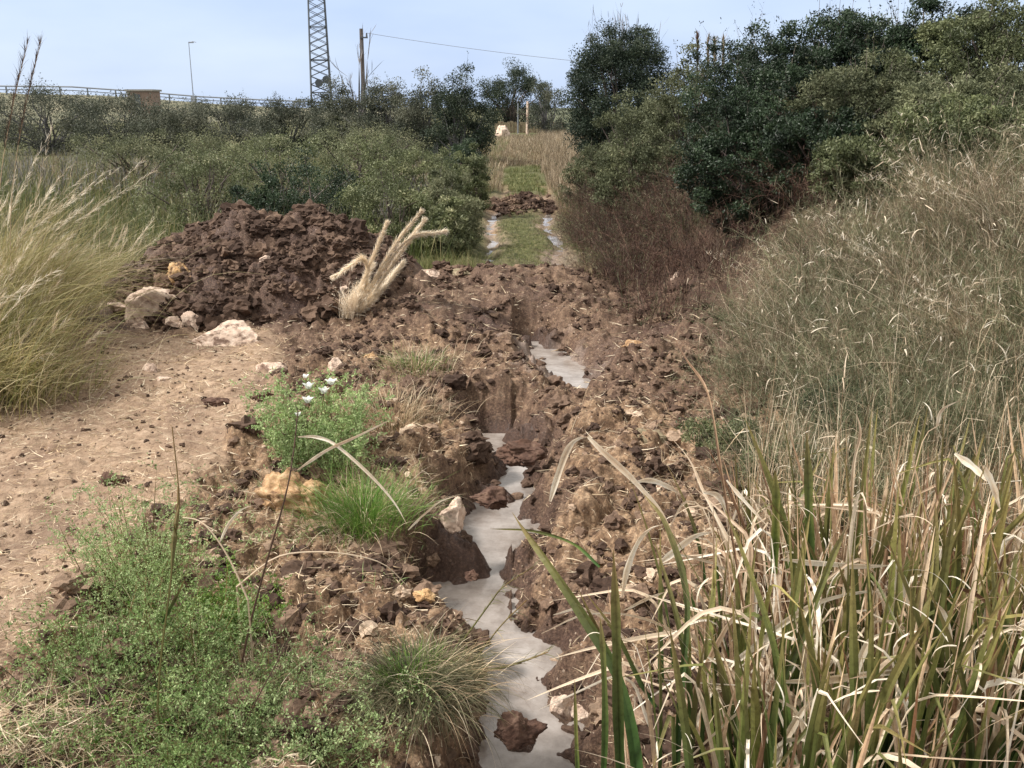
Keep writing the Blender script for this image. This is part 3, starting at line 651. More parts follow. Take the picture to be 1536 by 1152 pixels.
def utility_pole():
    p = U(541, 43, 62); base = A(p[0], 62, float(Hs(p[0], 62)) - .1)
    root = empty('utility_pole', base, 'dark wooden utility pole carrying the wire, beside the bare tree', 'pole')
    mb = MB(); mb.tube([base, A(p[0] + .03, 62, p[2])], [.15, .11], 8); mb.build('shaft', M_WOODP, root)
    mb = MB(); mb.box((p[0] - .04, 61.8, p[2] - .55), (p[0] + .42, 61.9, p[2] - .47)); mb.tube([A(p[0] + .36, 61.85, p[2] - .47), A(p[0] + .36, 61.85, p[2] - .25)], [.06, .045], 6); mb.build('insulator_bracket', M_DARKM, root)
    a = A(p[0] + .36, 61.85, p[2] - .25); e = U(1190, 112, 68); mb = MB(); P = []
    for t in np.linspace(0, 1, 24): P.append(a * (1 - t) + e * t - A(0, 0, .45 * 4 * t * (1 - t)))
    mb.tube(P, .014, 3); tag(mb.build('overhead_wire', M_METAL), 'thin sagging wire running from the wooden pole towards the dark tree', 'wire')
    # the second pole that holds the wire's other end, behind the bank's shrubs
    b2 = A(e[0], 68, float(Hs(e[0], 68))); r2 = empty('utility_pole', b2, 'far end pole of the sagging wire, hidden behind the bank shrubs', 'pole')
    mb = MB(); mb.tube([b2, e + A(0, 0, .2)], [.15, .11], 8); mb.build('shaft', M_WOODP, r2)
utility_pole()
def street_lamp():
    p = U(283, 64, 139); root = empty('street_lamp', A(p[0], 139, 3.6), 'slim pale street lamp on the far road embankment', 'street lamp')
    mb = MB(); mb.tube([A(p[0], 139, 3.6), A(p[0], 139, 7), p], [.08, .06, .045], 5); mb.build('post', M_LAMP, root)
    mb = MB(); mb.tube([p, p + A(.5, 0, .15), p + A(1.0, 0, .05)], [.05, .045, .04], 5); mb.build('arm', M_LAMP, root)
    mb = MB(); mb.box(tuple(p + A(.0, -.16, -.05)), tuple(p + A(.62, .16, .1))); mb.build('lamp_head', M_LAMP, root)
    mb = MB(); q = p + A(0, 0, -7.0); mb.box(tuple(q + A(-.3, -.15, -.6)), tuple(q + A(.2, .15, .1))); mb.build('control_box', M_LAMP, root)
street_lamp()
def hut():
    a = U(191, 146, 128); b = U(227, 134, 128); x0, x1, z0_, z1 = a[0], b[0], a[2] - 2.0, b[2]
    root = empty('hut', A((x0 + x1) / 2, 128, z0_), 'small flat roofed pinkish hut in front of the far railing', 'hut')
    mb = MB(); mb.box((x0, 128, z0_), (x1, 131, z1 - .22)); mb.build('wall', M_PINK, root)
    mb = MB(); mb.box((x0 - .2, 127.8, z1 - .218), (x1 + .2, 131.2, z1)); mb.build('roof', M_ROOF, root)
    mb = MB(); mb.box((x0 + .9, 127.94, z0_ + .02), (x0 + 1.6, 127.996, z1 - .6)); mb.build('door', M_DARKM, root)
hut()
def far_corner():
    # pale heap of stone, low wall and post where the track ends
    p = U(752, 181, 88); rng = rs(31); g = float(Hs(p[0], 88))
    V = rock_verts(rng, ICO4[0], 7, .2) * A(.75, .6, .75) + A(p[0], 88, g + .2)
    tag(mobj('boulder', V, ICO4[1], ROCK['pale'], None, None, True), 'pale boulder at the far end of the track', 'boulder')
    q = U(800, 172, 96); g2 = float(Hs(q[0], 96)); mb = MB(); x0 = U(742, 180, 96)[0]; x1 = U(850, 180, 96)[0]
    n = 24; xs = np.linspace(x0, x1, n); top = g2 + .95 + rng.uniform(-.1, .12, n)
    for i in range(n - 1): mb.box((xs[i], 95.8 + rng.uniform(-.05, .05), g2 - .2), (xs[i + 1] - .015, 96.3, top[i]), rng.rand())
    tag(mb.build('stone_wall', ROCK['olive']), 'low rubble wall crossing behind the far end of the track', 'wall')
    c = U(791, 166, 92); mb = MB(); mb.tube([A(c[0], 92, float(Hs(c[0], 92)) - .1), A(c[0] + .04, 92, U(791, 152, 92)[2])], [.17, .14], 6)
    tag(mb.build('gate_post', ROCK['pale']), 'pale stone post standing by the wall at the end of the track', 'post')
    c = U(777, 166, 93); mb = MB(); mb.tube([A(c[0], 93, float(Hs(c[0], 93)) - .1), A(c[0], 93, U(777, 155, 93)[2])], .07, 5)
    tag(mb.build('fence_post', M_METAL), 'thin grey fence post left of the pale stone post', 'post')
far_corner()

# ------------------------------------------------------------------ trees and shrubs
def woody(name, lab, cat, px, py, Y, rx, ry, leafm, twigm, nl, seed, group=None, size=None, ncl=60, spikes=0, spike_l=.5, cl_r=.22, asp=.5, tshift=0, ragged=.35, base_z=None, up=.3, low=-.55, depth=None, sw=.012, part='foliage'):
    """crown centred where px,py points at Y metres; radii in photo pixels; stems reach the ground"""
    c = U(px, py, Y); s = np.linalg.norm(c - A(0, 0, CZ)) / F; R3 = A(rx * s, (depth or rx * s * .8), ry * s)
    rng = rs(seed); gz = float(Hs(c[0], c[1])); base = A(c[0], c[1], min(gz, c[2]) - .1)
    if cat != 'tree':
        top = c[2] + R3[2]; g0 = max(min(gz, c[2] - R3[2] * .6), c[2] - R3[2] * 2.6); hh = top - g0; c = A(c[0], c[1], g0 + hh * .42); R3[2] = hh * .58; low = -.98; base[2] = g0 - .05
    root = empty(name, base, lab, cat, group); lf, tw = MB(), MB()
    sz = size or (1.3 * s, 3.0 * s)
    crown(rng, c, R3, ncl, nl, sz, lf, tw, base, asp, cl_r, up, spikes, spike_l * 1.0, tshift, low, ragged, sw)
    lf.build(part, leafm, root); tw.build('branch' if part == 'foliage' else 'stem', twigm, root)
    return root
# row of dark shrubs on the left skyline
FAR = [(70, 178, 62, 78, 44, 'farleaf', 'leftmost broad dark shrub on the skyline'), (180, 172, 60, 70, 36, 'farleaf', 'dark shrub on the skyline below the pinkish hut'),
       (262, 190, 58, 60, 34, 'farleaf', 'low dark shrub right of the hut on the skyline'), (345, 180, 64, 66, 30, 'farleaf', 'greyish shrub below the street lamp, right part'),
       (432, 176, 60, 60, 36, 'farleaf', 'dark green shrub just left of the lattice mast'), (512, 178, 58, 48, 42, 'farleaf', 'shrub between the lattice mast and the wooden pole'),
       (578, 170, 56, 46, 44, 'farleaf', 'shrub right of the wooden pole'), (632, 168, 54, 42, 46, 'farleaf', 'tallish shrub left of the darkest skyline shrub'),
       (688, 172, 52, 46, 56, 'fardark', 'dark rounded shrub left of the far end of the track')]
for i, (px, py, Y, rx, ry, m, lab) in enumerate(FAR):
    woody('shrub', lab, 'shrub', px, py, Y, rx, ry, G[m], G['fartwig'], 26000, 60 + i, 'shrubs along the left skyline', spikes=70, spike_l=1.1, ncl=110, cl_r=.3, size=(.06, .14), tshift=.05 * (i % 3), ragged=.5, sw=.02)
woody('evergreen_tree', 'small round dark evergreen tree behind the far end of the track', 'evergreen tree', 768, 134, 105, 54, 36, G['fardark'], G['twig'], 26000, 80, spikes=0, ncl=120, low=-.3, ragged=.12)
woody('shrub', 'grey green shrub right of the small round evergreen tree', 'shrub', 822, 148, 92, 38, 26, G['farleaf'], G['fartwig'], 8000, 81, spikes=30, spike_l=1.4, ragged=.5, sw=.03)
woody('evergreen_tree', 'large dark evergreen tree with bare twigs standing behind its crown', 'evergreen tree', 932, 108, 48, 80, 66, G['fardark'], G['twig'], 90000, 82, spikes=24, spike_l=.7, ncl=300, ragged=.10, cl_r=.22, size=(.06, .13))
def bare_tree(name, lab, px, py_top, Y, wpx, n, seed, mat, lw=.02, base_py=None, spread=.75):
    rng = rs(seed); t = U(px, py_top, Y); g = float(Hs(t[0], Y)); Ht = t[2] - g; s = Y / F; base = A(t[0], Y, g)
    root = empty(name, base, lab, 'tree'); tr, tw = MB(), MB()
    nb = 9; az = rng.uniform(0, 6.28, nb); ends = []
    tr.tube([base - A(0, 0, .2), base + A(.05, 0, Ht * .12), base + A(0, .05, Ht * .3)], [.022 * Ht, .017 * Ht, .012 * Ht], 6); tr.build('trunk', mat, root)
    top = base + A(0, .05, Ht * .28)
    C1 = blades(tw, np.repeat(top[None], nb, 0), rng, L=(Ht * .45, Ht * .62), W=lw * 3, lean=(.2, spread), bend=(-.3, .1), az=az, S=6, azd=.5, p=6)
    i = rng.randint(0, nb, n); k = rng.randint(1, 7, n)
    C2 = blades(tw, C1[i, k], rng, L=(Ht * .16, Ht * .34), W=lw * 1.6, lean=(.1, 1.1), bend=(-.5, .1), az=az[i] + rng.normal(size=n) * .7, S=5, azd=.5, p=6)
    i2 = rng.randint(0, n, n * 5); k = rng.randint(1, 6, n * 5)
    C3 = blades(tw, C2[i2, k], rng, L=(Ht * .05, Ht * .14), W=lw, lean=(.05, 1.0), bend=(-.4, .1), az=az[i][i2] + rng.normal(size=n * 5) * .8, S=3, azd=.3, p=8)
    tw.build('branches', mat, root); return root
bare_tree('bare_tree', 'leafless grey tree fanned out behind the large dark evergreen', 945, 28, 53, 90, 150, 83, G['fartwig'], .022, spread=.95)
bare_tree('bare_tree', 'small leafless tree beside the wooden utility pole', 533, 68, 60, 30, 14, 84, G['fartwig'], .03, spread=.4)

# right bank shrubs (dark thorny ones near the skyline)
RB = [('thorn_shrub', 1175, 165, 16.5, 90, 80, 'thorn', 60000, 'dark shrub filling the hedge between the deepest green shrub and the skyline', 20),
      ('bank_shrub', 1310, 260, 13.2, 100, 56, 'bramble', 50000, 'mid green shrub where the hedge meets the dry scrub', 20),
      ('bank_shrub', 1470, 215, 12.4, 110, 60, 'bramble', 50000, 'mid green shrub right above the dry scrub at the right edge', 20),
      ('thorn_shrub', 1240, 98, 17.5, 120, 66, 'thorn', 80000, 'dark thorny shrub whose sprigs reach highest above the right bank', 70),
      ('thorn_shrub', 1125, 108, 19, 92, 68, 'thorn', 46000, 'dark shrub at the left end of the right bank skyline', 50),
      ('thorn_shrub', 1140, 240, 15.5, 105, 95, 'thorn', 70000, 'deep green dense shrub overhanging the brown brush on the bank', 30),
      ('thorn_shrub', 1240, 240, 14.5, 95, 80, 'thorn', 46000, 'dark green shrub above the dry grass, right of the deepest green one', 30),
      ('bank_shrub', 1375, 80, 17, 125, 62, 'thorn', 70000, 'dark shrub on the skyline right of the highest sprigs', 70),
      ('bank_shrub', 1500, 85, 15.5, 130, 66, 'bramble', 60000, 'olive shrub at the right edge of the skyline', 70),
      ('bank_shrub', 1310, 180, 15, 115, 80, 'greyleaf', 52000, 'grey green shrub in the middle of the right bank', 30),
      ('bank_shrub', 1445, 190, 13.5, 130, 80, 'greyleaf', 56000, 'grey green shrub high on the bank by the right edge', 30),
      ('bank_shrub', 1035, 145, 24, 70, 70, 'greyleaf', 30000, 'sage coloured shrub between the evergreen tree and the thorny shrubs', 30),
      ('bank_shrub', 965, 195, 27, 80, 58, 'greyleaf', 34000, 'sage coloured shrub in front of the large evergreen tree', 20),
      ('bank_shrub', 893, 248, 30, 48, 40, 'greyleaf', 20000, 'low grey green shrub beside the right rut of the track', 12),
      ('bank_shrub', 960, 245, 23, 75, 52, 'greyleaf', 30000, 'grey green shrub above the brown brush, nearest the track', 16)]
for i, (nm, px, py, Y, rx, ry, m, nl, lab, sp) in enumerate(RB):
    woody(nm, lab, 'shrub', px, py, Y, rx, ry, G[m], G['twig'], nl, 120 + i, 'shrubs on the right bank', spikes=int(sp * 1.8), spike_l=.75 if Y > 16 else .5, ncl=260, cl_r=.15, ragged=.34, tshift=-.12 if m == 'thorn' else -.2, size=(.025, .065) if Y < 20 else (.03, .08), sw=.008)

for i, (px, py, Y, rx, ry, lab) in enumerate([(1085, 665, 8.2, 55, 42, 'dark green herb clump at the left foot of the olive scrub'), (1170, 700, 7.6, 60, 48, 'dark green herb clump behind the tall yellow tipped reeds'),
        (1270, 610, 8.6, 70, 50, 'dark green hollow of leaves low in the middle of the olive scrub'), (1500, 590, 8.2, 60, 50, 'dark green leafy bush low at the right edge of the scrub'), (1380, 520, 9.2, 50, 34, 'small dark leafy bush inside the dry scrub')]):
    woody('herb_clump', lab, 'bush', px, py, Y, rx, ry, G['thorn'] if i > 1 else G['bramble'], G['twig'], 9000, 180 + i, 'leafy clumps in the right bank scrub', spikes=20, spike_l=.3, ncl=60, cl_r=.3, ragged=.5, size=(.015, .035), sw=.004)
# brambles left of the track
LB = [(672, 328, 20, 38, 36, 'bramble', 'green bush crowding the left rut nearest the dug ridge'), (708, 262, 28, 28, 34, 'bramble', 'small green bush squeezing the left rut in the distance'), (300, 262, 24, 90, 40, 'bramble', 'low green bramble patch right behind the soil heap crest'), (420, 232, 27, 90, 45, 'bramble', 'wide mounded green bramble behind the right side of the heap'),
      (540, 225, 27, 80, 40, 'bramble', 'green bramble mound in the middle of the left thicket'), (640, 240, 29, 60, 30, 'bramble', 'dark green bramble close to the left rut'),
      (470, 285, 22, 90, 46, 'thorn', 'darkest green bramble mound behind the soil heap'), (585, 300, 20.5, 75, 50, 'bramble', 'bramble mound behind the plume grass'),
      (670, 305, 21.5, 58, 52, 'greyleaf', 'pale green bush leaning over the left rut'), (400, 300, 21, 60, 34, 'thorn', 'dark little bramble touching the back of the heap'),
      (200, 215, 30, 90, 26, 'greyleaf', 'greyish low bush behind the tall left grass'), (330, 215, 33, 80, 32, 'greyleaf', 'greyish twiggy bush in the middle distance on the left'),
      (700, 225, 36, 34, 26, 'thorn', 'small dark bush beside the far left rut'), (560, 200, 40, 90, 22, 'greyleaf', 'low greyish bush in front of the skyline shrubs')]
for i, (px, py, Y, rx, ry, m, lab) in enumerate(LB):
    woody('bramble' if m != 'greyleaf' else 'bush', lab, 'bush', px, py, Y, rx, ry, G[m], G['twig'], 17000, 160 + i, 'low thicket left of the track', spikes=20, spike_l=.5, ncl=90, cl_r=.22, ragged=.45, size=(.03, .075), low=-.2, sw=.008)

# ------------------------------------------------------------------ ground cover as stuff
def gpts(rng, n, x0, x1, y0, y1, cond, logy=True):
    x = rng.uniform(0, 1, n); y = np.exp(rng.uniform(np.log(y0), np.log(y1), n)) if logy else rng.uniform(y0, y1, n)
    x0 = x0(y) if callable(x0) else x0; x1 = x1(y) if callable(x1) else x1; x = x0 + (x1 - x0) * x
    k = cond(x, y); x, y = x[k], y[k]; return np.stack([x, y, Hg2(x, y) - .01], 1)
def stuff(name, lab, mb, mat, cat='grass'):
    return tag(mb.build(name, mat, None, False, (0, 10, 0)), lab, cat, None, 'stuff')
def cover():
    rng = rs(11)
    mb = MB(); nz_ = lambda x, y, s, q=0: fbm(x * s, y * s, 200 + q, 3)
    # meadow behind the heap and beside the track
    p = gpts(rng, 60000, lambda y: -.55 * y - 3, lambda y: .4 * y + 3, 17, 75, lambda x, y: ((np.abs(np.abs(x - xtrack(y)) - .74) > .26) | (rng.rand(len(x)) < sm((y - 30) / 12))) & ((np.abs(x - xtrack(y)) > 1.1) | (rng.rand(len(x)) < .35) & ((y < 29) | (y > 36))) & ((x < 1.5) | (y > 24)))
    sc_ = np.interp(p[:, 1], [17, 30, 75], [1, 1.4, 2.2]) * np.where(np.abs(p[:, 0] - xtrack(p[:, 1])) < 1.1, .28, 1)
    blades(mb, p, rng, L=rng.uniform(.12, .38, len(p)) * sc_, W=.008 * np.maximum(sc_, .9), lean=(0, .5), bend=(.2, 1.0), S=3, tint=np.clip(.5 + .6 * nz_(p[:, 0], p[:, 1], .5) + rng.normal(size=len(p)) * .2, 0, 1))
    stuff('meadow_grass', 'rough mixed grass covering the ground beside and beyond the track', mb, G['grass'])
    mb = MB(); p = gpts(rng, 22000, lambda y: xtrack(y) - 1.0, lambda y: xtrack(y) + 1.0, 31.5, 62, lambda x, y: (rng.rand(len(x)) < .9) & (np.abs(x - xtrack(y)) < .75 + .5 * nz_(x, y, .8, 31)) & (y > 34.5 + 3 * nz_(x, y, 1.2, 34)) & (nz_(x, y, .7, 35) > -.25) & (y < 54 + 10 * nz_(x, y, .4, 32)))
    blades(mb, p, rng, L=(.10, .22), W=.02, lean=(0, .4), bend=(.2, .8), S=2); p = gpts(rng, 9000, lambda y: xtrack(y) - .6, lambda y: xtrack(y) + .6, 17.5, 29.5, lambda x, y: (nz_(x, y, 1.3, 36) > -.12))
    blades(mb, p, rng, L=(.04, .10), W=.008, lean=(0, .6), bend=(.2, .8), S=2)
    stuff('track_grass', 'short green grass growing between the two ruts', mb, G['greengrass'])
    # tan dry grass at both verges of the far track
    mb = MB(); p = gpts(rng, 26000, lambda y: xtrack(y) + .9, lambda y: xtrack(y) + 5, 31, 85, lambda x, y: (nz_(x, y, .3, 5) > -.5) & (x - xtrack(y) > 1.15 + .5 * nz_(x, y, .5, 33)))
    blades(mb, p, rng, L=(.3, .95), W=.016, lean=(0, .3), bend=(.1, .7), S=3)
    p = gpts(rng, 9000, lambda y: xtrack(y) - 3.5, lambda y: xtrack(y) - .8, 36, 85, lambda x, y: nz_(x, y, .3, 6) > -.3)
    blades(mb, p, rng, L=(.2, .5), W=.014, lean=(0, .3), bend=(.1, .7), S=3)
    p = gpts(rng, 12000, lambda y: -.5 * y, lambda y: -.05 * y, 28, 50, lambda x, y: nz_(x, y, .25, 7) > -.1)
    blades(mb, p, rng, L=(.5, 1.1), W=.014, lean=(0, .25), bend=(0, .5), S=3)
    p = gpts(rng, 9000, lambda y: xtrack(y) - 1.2, lambda y: xtrack(y) + 1.4, 50, 88, lambda x, y: nz_(x, y, .5, 9) > -.4)
    blades(mb, p, rng, L=(.15, .4), W=.02, lean=(0, .3), bend=(.1, .7), S=3)
    stuff('dry_verge_grass', 'tall tan dry grass at the verges of the far track', mb, G['scrub_dry'])
    # grass edge round the back of the heap
    mb = MB(); p = gpts(rng, 6000, -7.5, -.4, 16.2, 18.5, lambda x, y: heap_h(x, y) < .25, False)
    blades(mb, p, rng, L=(.15, .5), W=.008, lean=(0, .4), bend=(.2, .9), S=4, tint=.45 + .5 * rng.rand(len(p)))
    stuff('heap_edge_grass', 'pale green grass fringe behind the crest of the soil heap', mb, G['grass'])
    # straw and dead bits on the dug soil and path
    mb = MB()
    def dens(x, y):
        d, _ = carve(x, y, None); pm = path_mask(x, y); left = sm((-.5 - x) / .5) * sm((9 - y) / 2)
        return (d > .12) & (rng.rand(len(x)) < .30 + .45 * pm * sm(fbm(x * 1.3, y * 1.3, 71, 3) * 2 + .7) + .4 * left * (1 - pm) + .25 * sm((x - .8) / .5) * sm((9 - y) / 2)) & (heap_h(x, y) < .1)
    p = gpts(rng, 62000, lambda y: -.62 * y - .3, lambda y: .3 * y + .8, 3.6, 15, dens); p[:, 2] += .016 + rng.rand(len(p)) * .02
    near = np.interp(p[:, 1], [4, 14], [1, 1.9])
    blades(mb, p, rng, L=rng.uniform(.02, .11, len(p)) * near * rng.uniform(.4, 1.4, len(p)), W=rng.uniform(.002, .007, len(p)) * near, tint=.35 + .65 * rng.rand(len(p)), lean=(1.2, 1.75), bend=(-.4, .4), S=3, azd=.8, twist=1.5, base_w=.9)
    stuff('straw_litter', 'dry straw bits littering the dug soil and the dirt path', mb, G['straw'], 'straw')
    # thin dead grass standing on the left bank of the channel
    mb = MB(); p = gpts(rng, 5200, -2.4, -.3, 4.2, 10.5, lambda x, y: (carve(x, y, None)[0] > .18) & (path_mask(x, y) < .2) & (nz_(x, y, 1.1, 3) > .05))
    blades(mb, p, rng, L=(.06, .26), W=(.0015, .004), lean=(.2, 1.3), bend=(.2, 1.2), S=5)
    p = gpts(rng, 3500, .5, 3.2, 4.2, 9.5, lambda x, y: (carve(x, y, None)[0] > .15) & (nz_(x, y, 1.1, 3) > -.1))
    blades(mb, p, rng, L=(.06, .28), W=(.0015, .004), lean=(.2, 1.3), bend=(.2, 1.2), S=5)
    stuff('dead_grass', 'thin dead grass on both banks of the muddy channel', mb, G['straw'])
    # sparse green weeds on banks
    mb = MB(); p = gpts(rng, 2600, -2.2, -.3, 4.2, 9, lambda x, y: (carve(x, y, None)[0] > .15) & (path_mask(x, y) < .2) & (nz_(x, y, 1.0, 8) > .1))
    blades(mb, p, rng, L=(.04, .16), W=(.003, .006), lean=(.1, .8), bend=(.2, 1.0), S=4); stuff('bank_weeds', 'sparse green weeds on the left bank of the channel', mb, G['weed'], 'weeds')
def grey_brush():
    rng = rs(12); mb, mc = MB(), MB()
    p = gpts(rng, 2600, lambda y: -.56 * y, lambda y: xtrack(y) - 1.6, 21, 50, lambda x, y: fbm(x * .25, y * .25, 401, 2) > -.15)
    blades(mb, p, rng, L=(.7, 1.5), W=.012, lean=(0, .45), bend=(-.1, .5), S=5, side=12, sideL=.38, sideW=.009, p=6)
    p = gpts(rng, 2200, lambda y: -.56 * y, lambda y: xtrack(y) - 1.3, 19, 46, lambda x, y: fbm(x * .3, y * .3, 402, 2) > -.1)
    blades(mc, p, rng, L=(.5, 1.2), W=.012, lean=(0, .5), bend=(0, .8), S=5, side=12, sideL=.30, sideW=.012)
    md = MB(); p = gpts(rng, 9000, lambda y: -.56 * y, lambda y: xtrack(y) - 1.3, 18.5, 42, lambda x, y: fbm(x * .35, y * .35, 403, 2) > -.1)
    blades(md, p, rng, L=(.6, 1.35), W=.010, lean=(0, .35), bend=(0, .8), S=4, az=rng.normal(size=len(p)) * 1.2)
    stuff('thicket_grass', 'tall pale grass growing up through the left thicket', md, G['grass'])
    stuff('grey_brush', 'grey leafless twigs standing over the thicket left of the track', mb, G['fartwig'], 'brush'); stuff('thicket_herbs', 'pale green tall herbs growing through the left thicket', mc, G['scrub'], 'herbs')
cover(); grey_brush()

# ------------------------------------------------------------------ tall grass on the left
def tuft(mb, base, rng, n, r, L, W, lean=(0, .6), bend=(.4, 1.4), wind=None, S=7, azd=.4, fold=.0, tint=None, side=0, **k):
    b = np.repeat(np.asarray(base, float)[None], n, 0); q = rng.normal(size=(n, 2)) * r * .5; b[:, :2] += q
    az = np.arctan2(q[:, 1], q[:, 0]) + rng.normal(size=n) * .5
    if wind is not None: az = np.where(rng.rand(n) < wind[1], wind[0] + rng.normal(size=n) * .55, az)
    return blades(mb, b, rng, L=L, W=W, lean=lean, bend=bend, az=az, S=S, azd=azd, fold=fold, tint=tint, side=side, **k)
def left_grass():
    rng = rs(21)
    spots = [(-110, 470, 9.4, 1.2, 'lowest clump of tall yellow green grass at the left edge'), (-20, 520, 9.9, .75, 'tall grass clump drooping over the dirt path by the left edge'),
             (-80, 420, 10.4, 1.6, 'big bright clump of tall grass at the left edge beside the heap'), (-55, 445, 11.2, 1.05, 'tall grass clump touching the left foot of the soil heap'),
             (-50, 360, 12.6, 1.8, 'feathery clump of tall grass left behind the heap'), (5, 385, 13.4, 1.1, 'tall grass clump bending towards the heap crest'),
             (-30, 300, 12.0, 2.3, 'tallest grass clump at the left edge with drooping plumes'), (140, 320, 16.3, 1.1, 'grass clump behind the left shoulder of the soil heap')]
    for i, (px, py, Y, ht, lab) in enumerate(spots):
        p = U(px, py, Y); b = A(p[0], p[1], float(Hs(p[0], p[1])) - .03)
        root = empty('grass_clump', b, lab, 'grass clump', 'tall grass clumps on the left'); mb, md, mp_ = MB(), MB(), MB()
        tuft(mb, b, rng, 1500, .85, (ht * .45, ht * 1.05), (.004, .011), (.0, .7), (.4, 1.7), (0.0, .55), 7, tint=np.clip(rng.rand(1500) * .7 + .3 * rng.rand(), 0, 1))
        tuft(md, b, rng, 420, .95, (ht * .5, ht * 1.1), (.002, .005), (.0, .7), (.3, 1.4), (0.0, .7), 7)
        C = tuft(md, b, rng, 14, .5, (ht * .95, ht * 1.25), (.004, .006), (.05, .35), (.3, 1.0), (0.1, .8), 8)
        mb.build('leaf_blades', G['tall_grass'], root); md.build('dry_stalks', G['straw'], root)
        for q in range(14):
            e = C[q, -4] + (C[q, -1] - C[q, -4]) * rng.rand(70, 1); dv = C[q, -1] - C[q, -3]; le = math.acos(max(-1, min(1, dv[2] / np.linalg.norm(dv))))
            mp_ = MB(); blades(mp_, e, rng, L=(.05, .16), W=.004, lean=le + rng.normal(size=70) * .25, bend=(0, .5), az=math.atan2(dv[1], dv[0]) + rng.normal(size=70) * .3, S=3); mp_.build('seed_plume', G['plume'], root)
    # two reed plumes against the sky
    for px, py, Y, lab in ((42, 62, 11, 'left one of two tall thin reed plumes against the sky'), (62, 60, 11.3, 'right one of two tall thin reed plumes against the sky')):
        t = U(px, py, Y); b = U(px - 60, 330, Y); b[2] = float(Hs(b[0], Y)); root = empty('reed_stalk', b, lab, 'reed', 'reed plumes against the sky'); mb, mp_ = MB(), MB()
        P = np.array([b * (1 - q) + t * q + A(-.22 * math.sin(q * 3.14), 0, .0) for q in np.linspace(0, 1, 12)]); mb.tube(P, np.linspace(.006, .003, 12), 4, .5); mb.build('stalk', G['straw'], root)
        k = rng.rand(260) * 3.5 + 7.5; i = k.astype(int); f = (k - i)[:, None]; i = np.minimum(i, 10); e = P[i] * (1 - f) + P[i + 1] * f
        blades(mp_, e, rng, L=(.05, .16), W=.004, lean=(.1, .5), bend=(0, .5), az=rng.normal(size=260) * 1.2, S=3); mp_.build('plume', G['brush'], root)
left_grass()

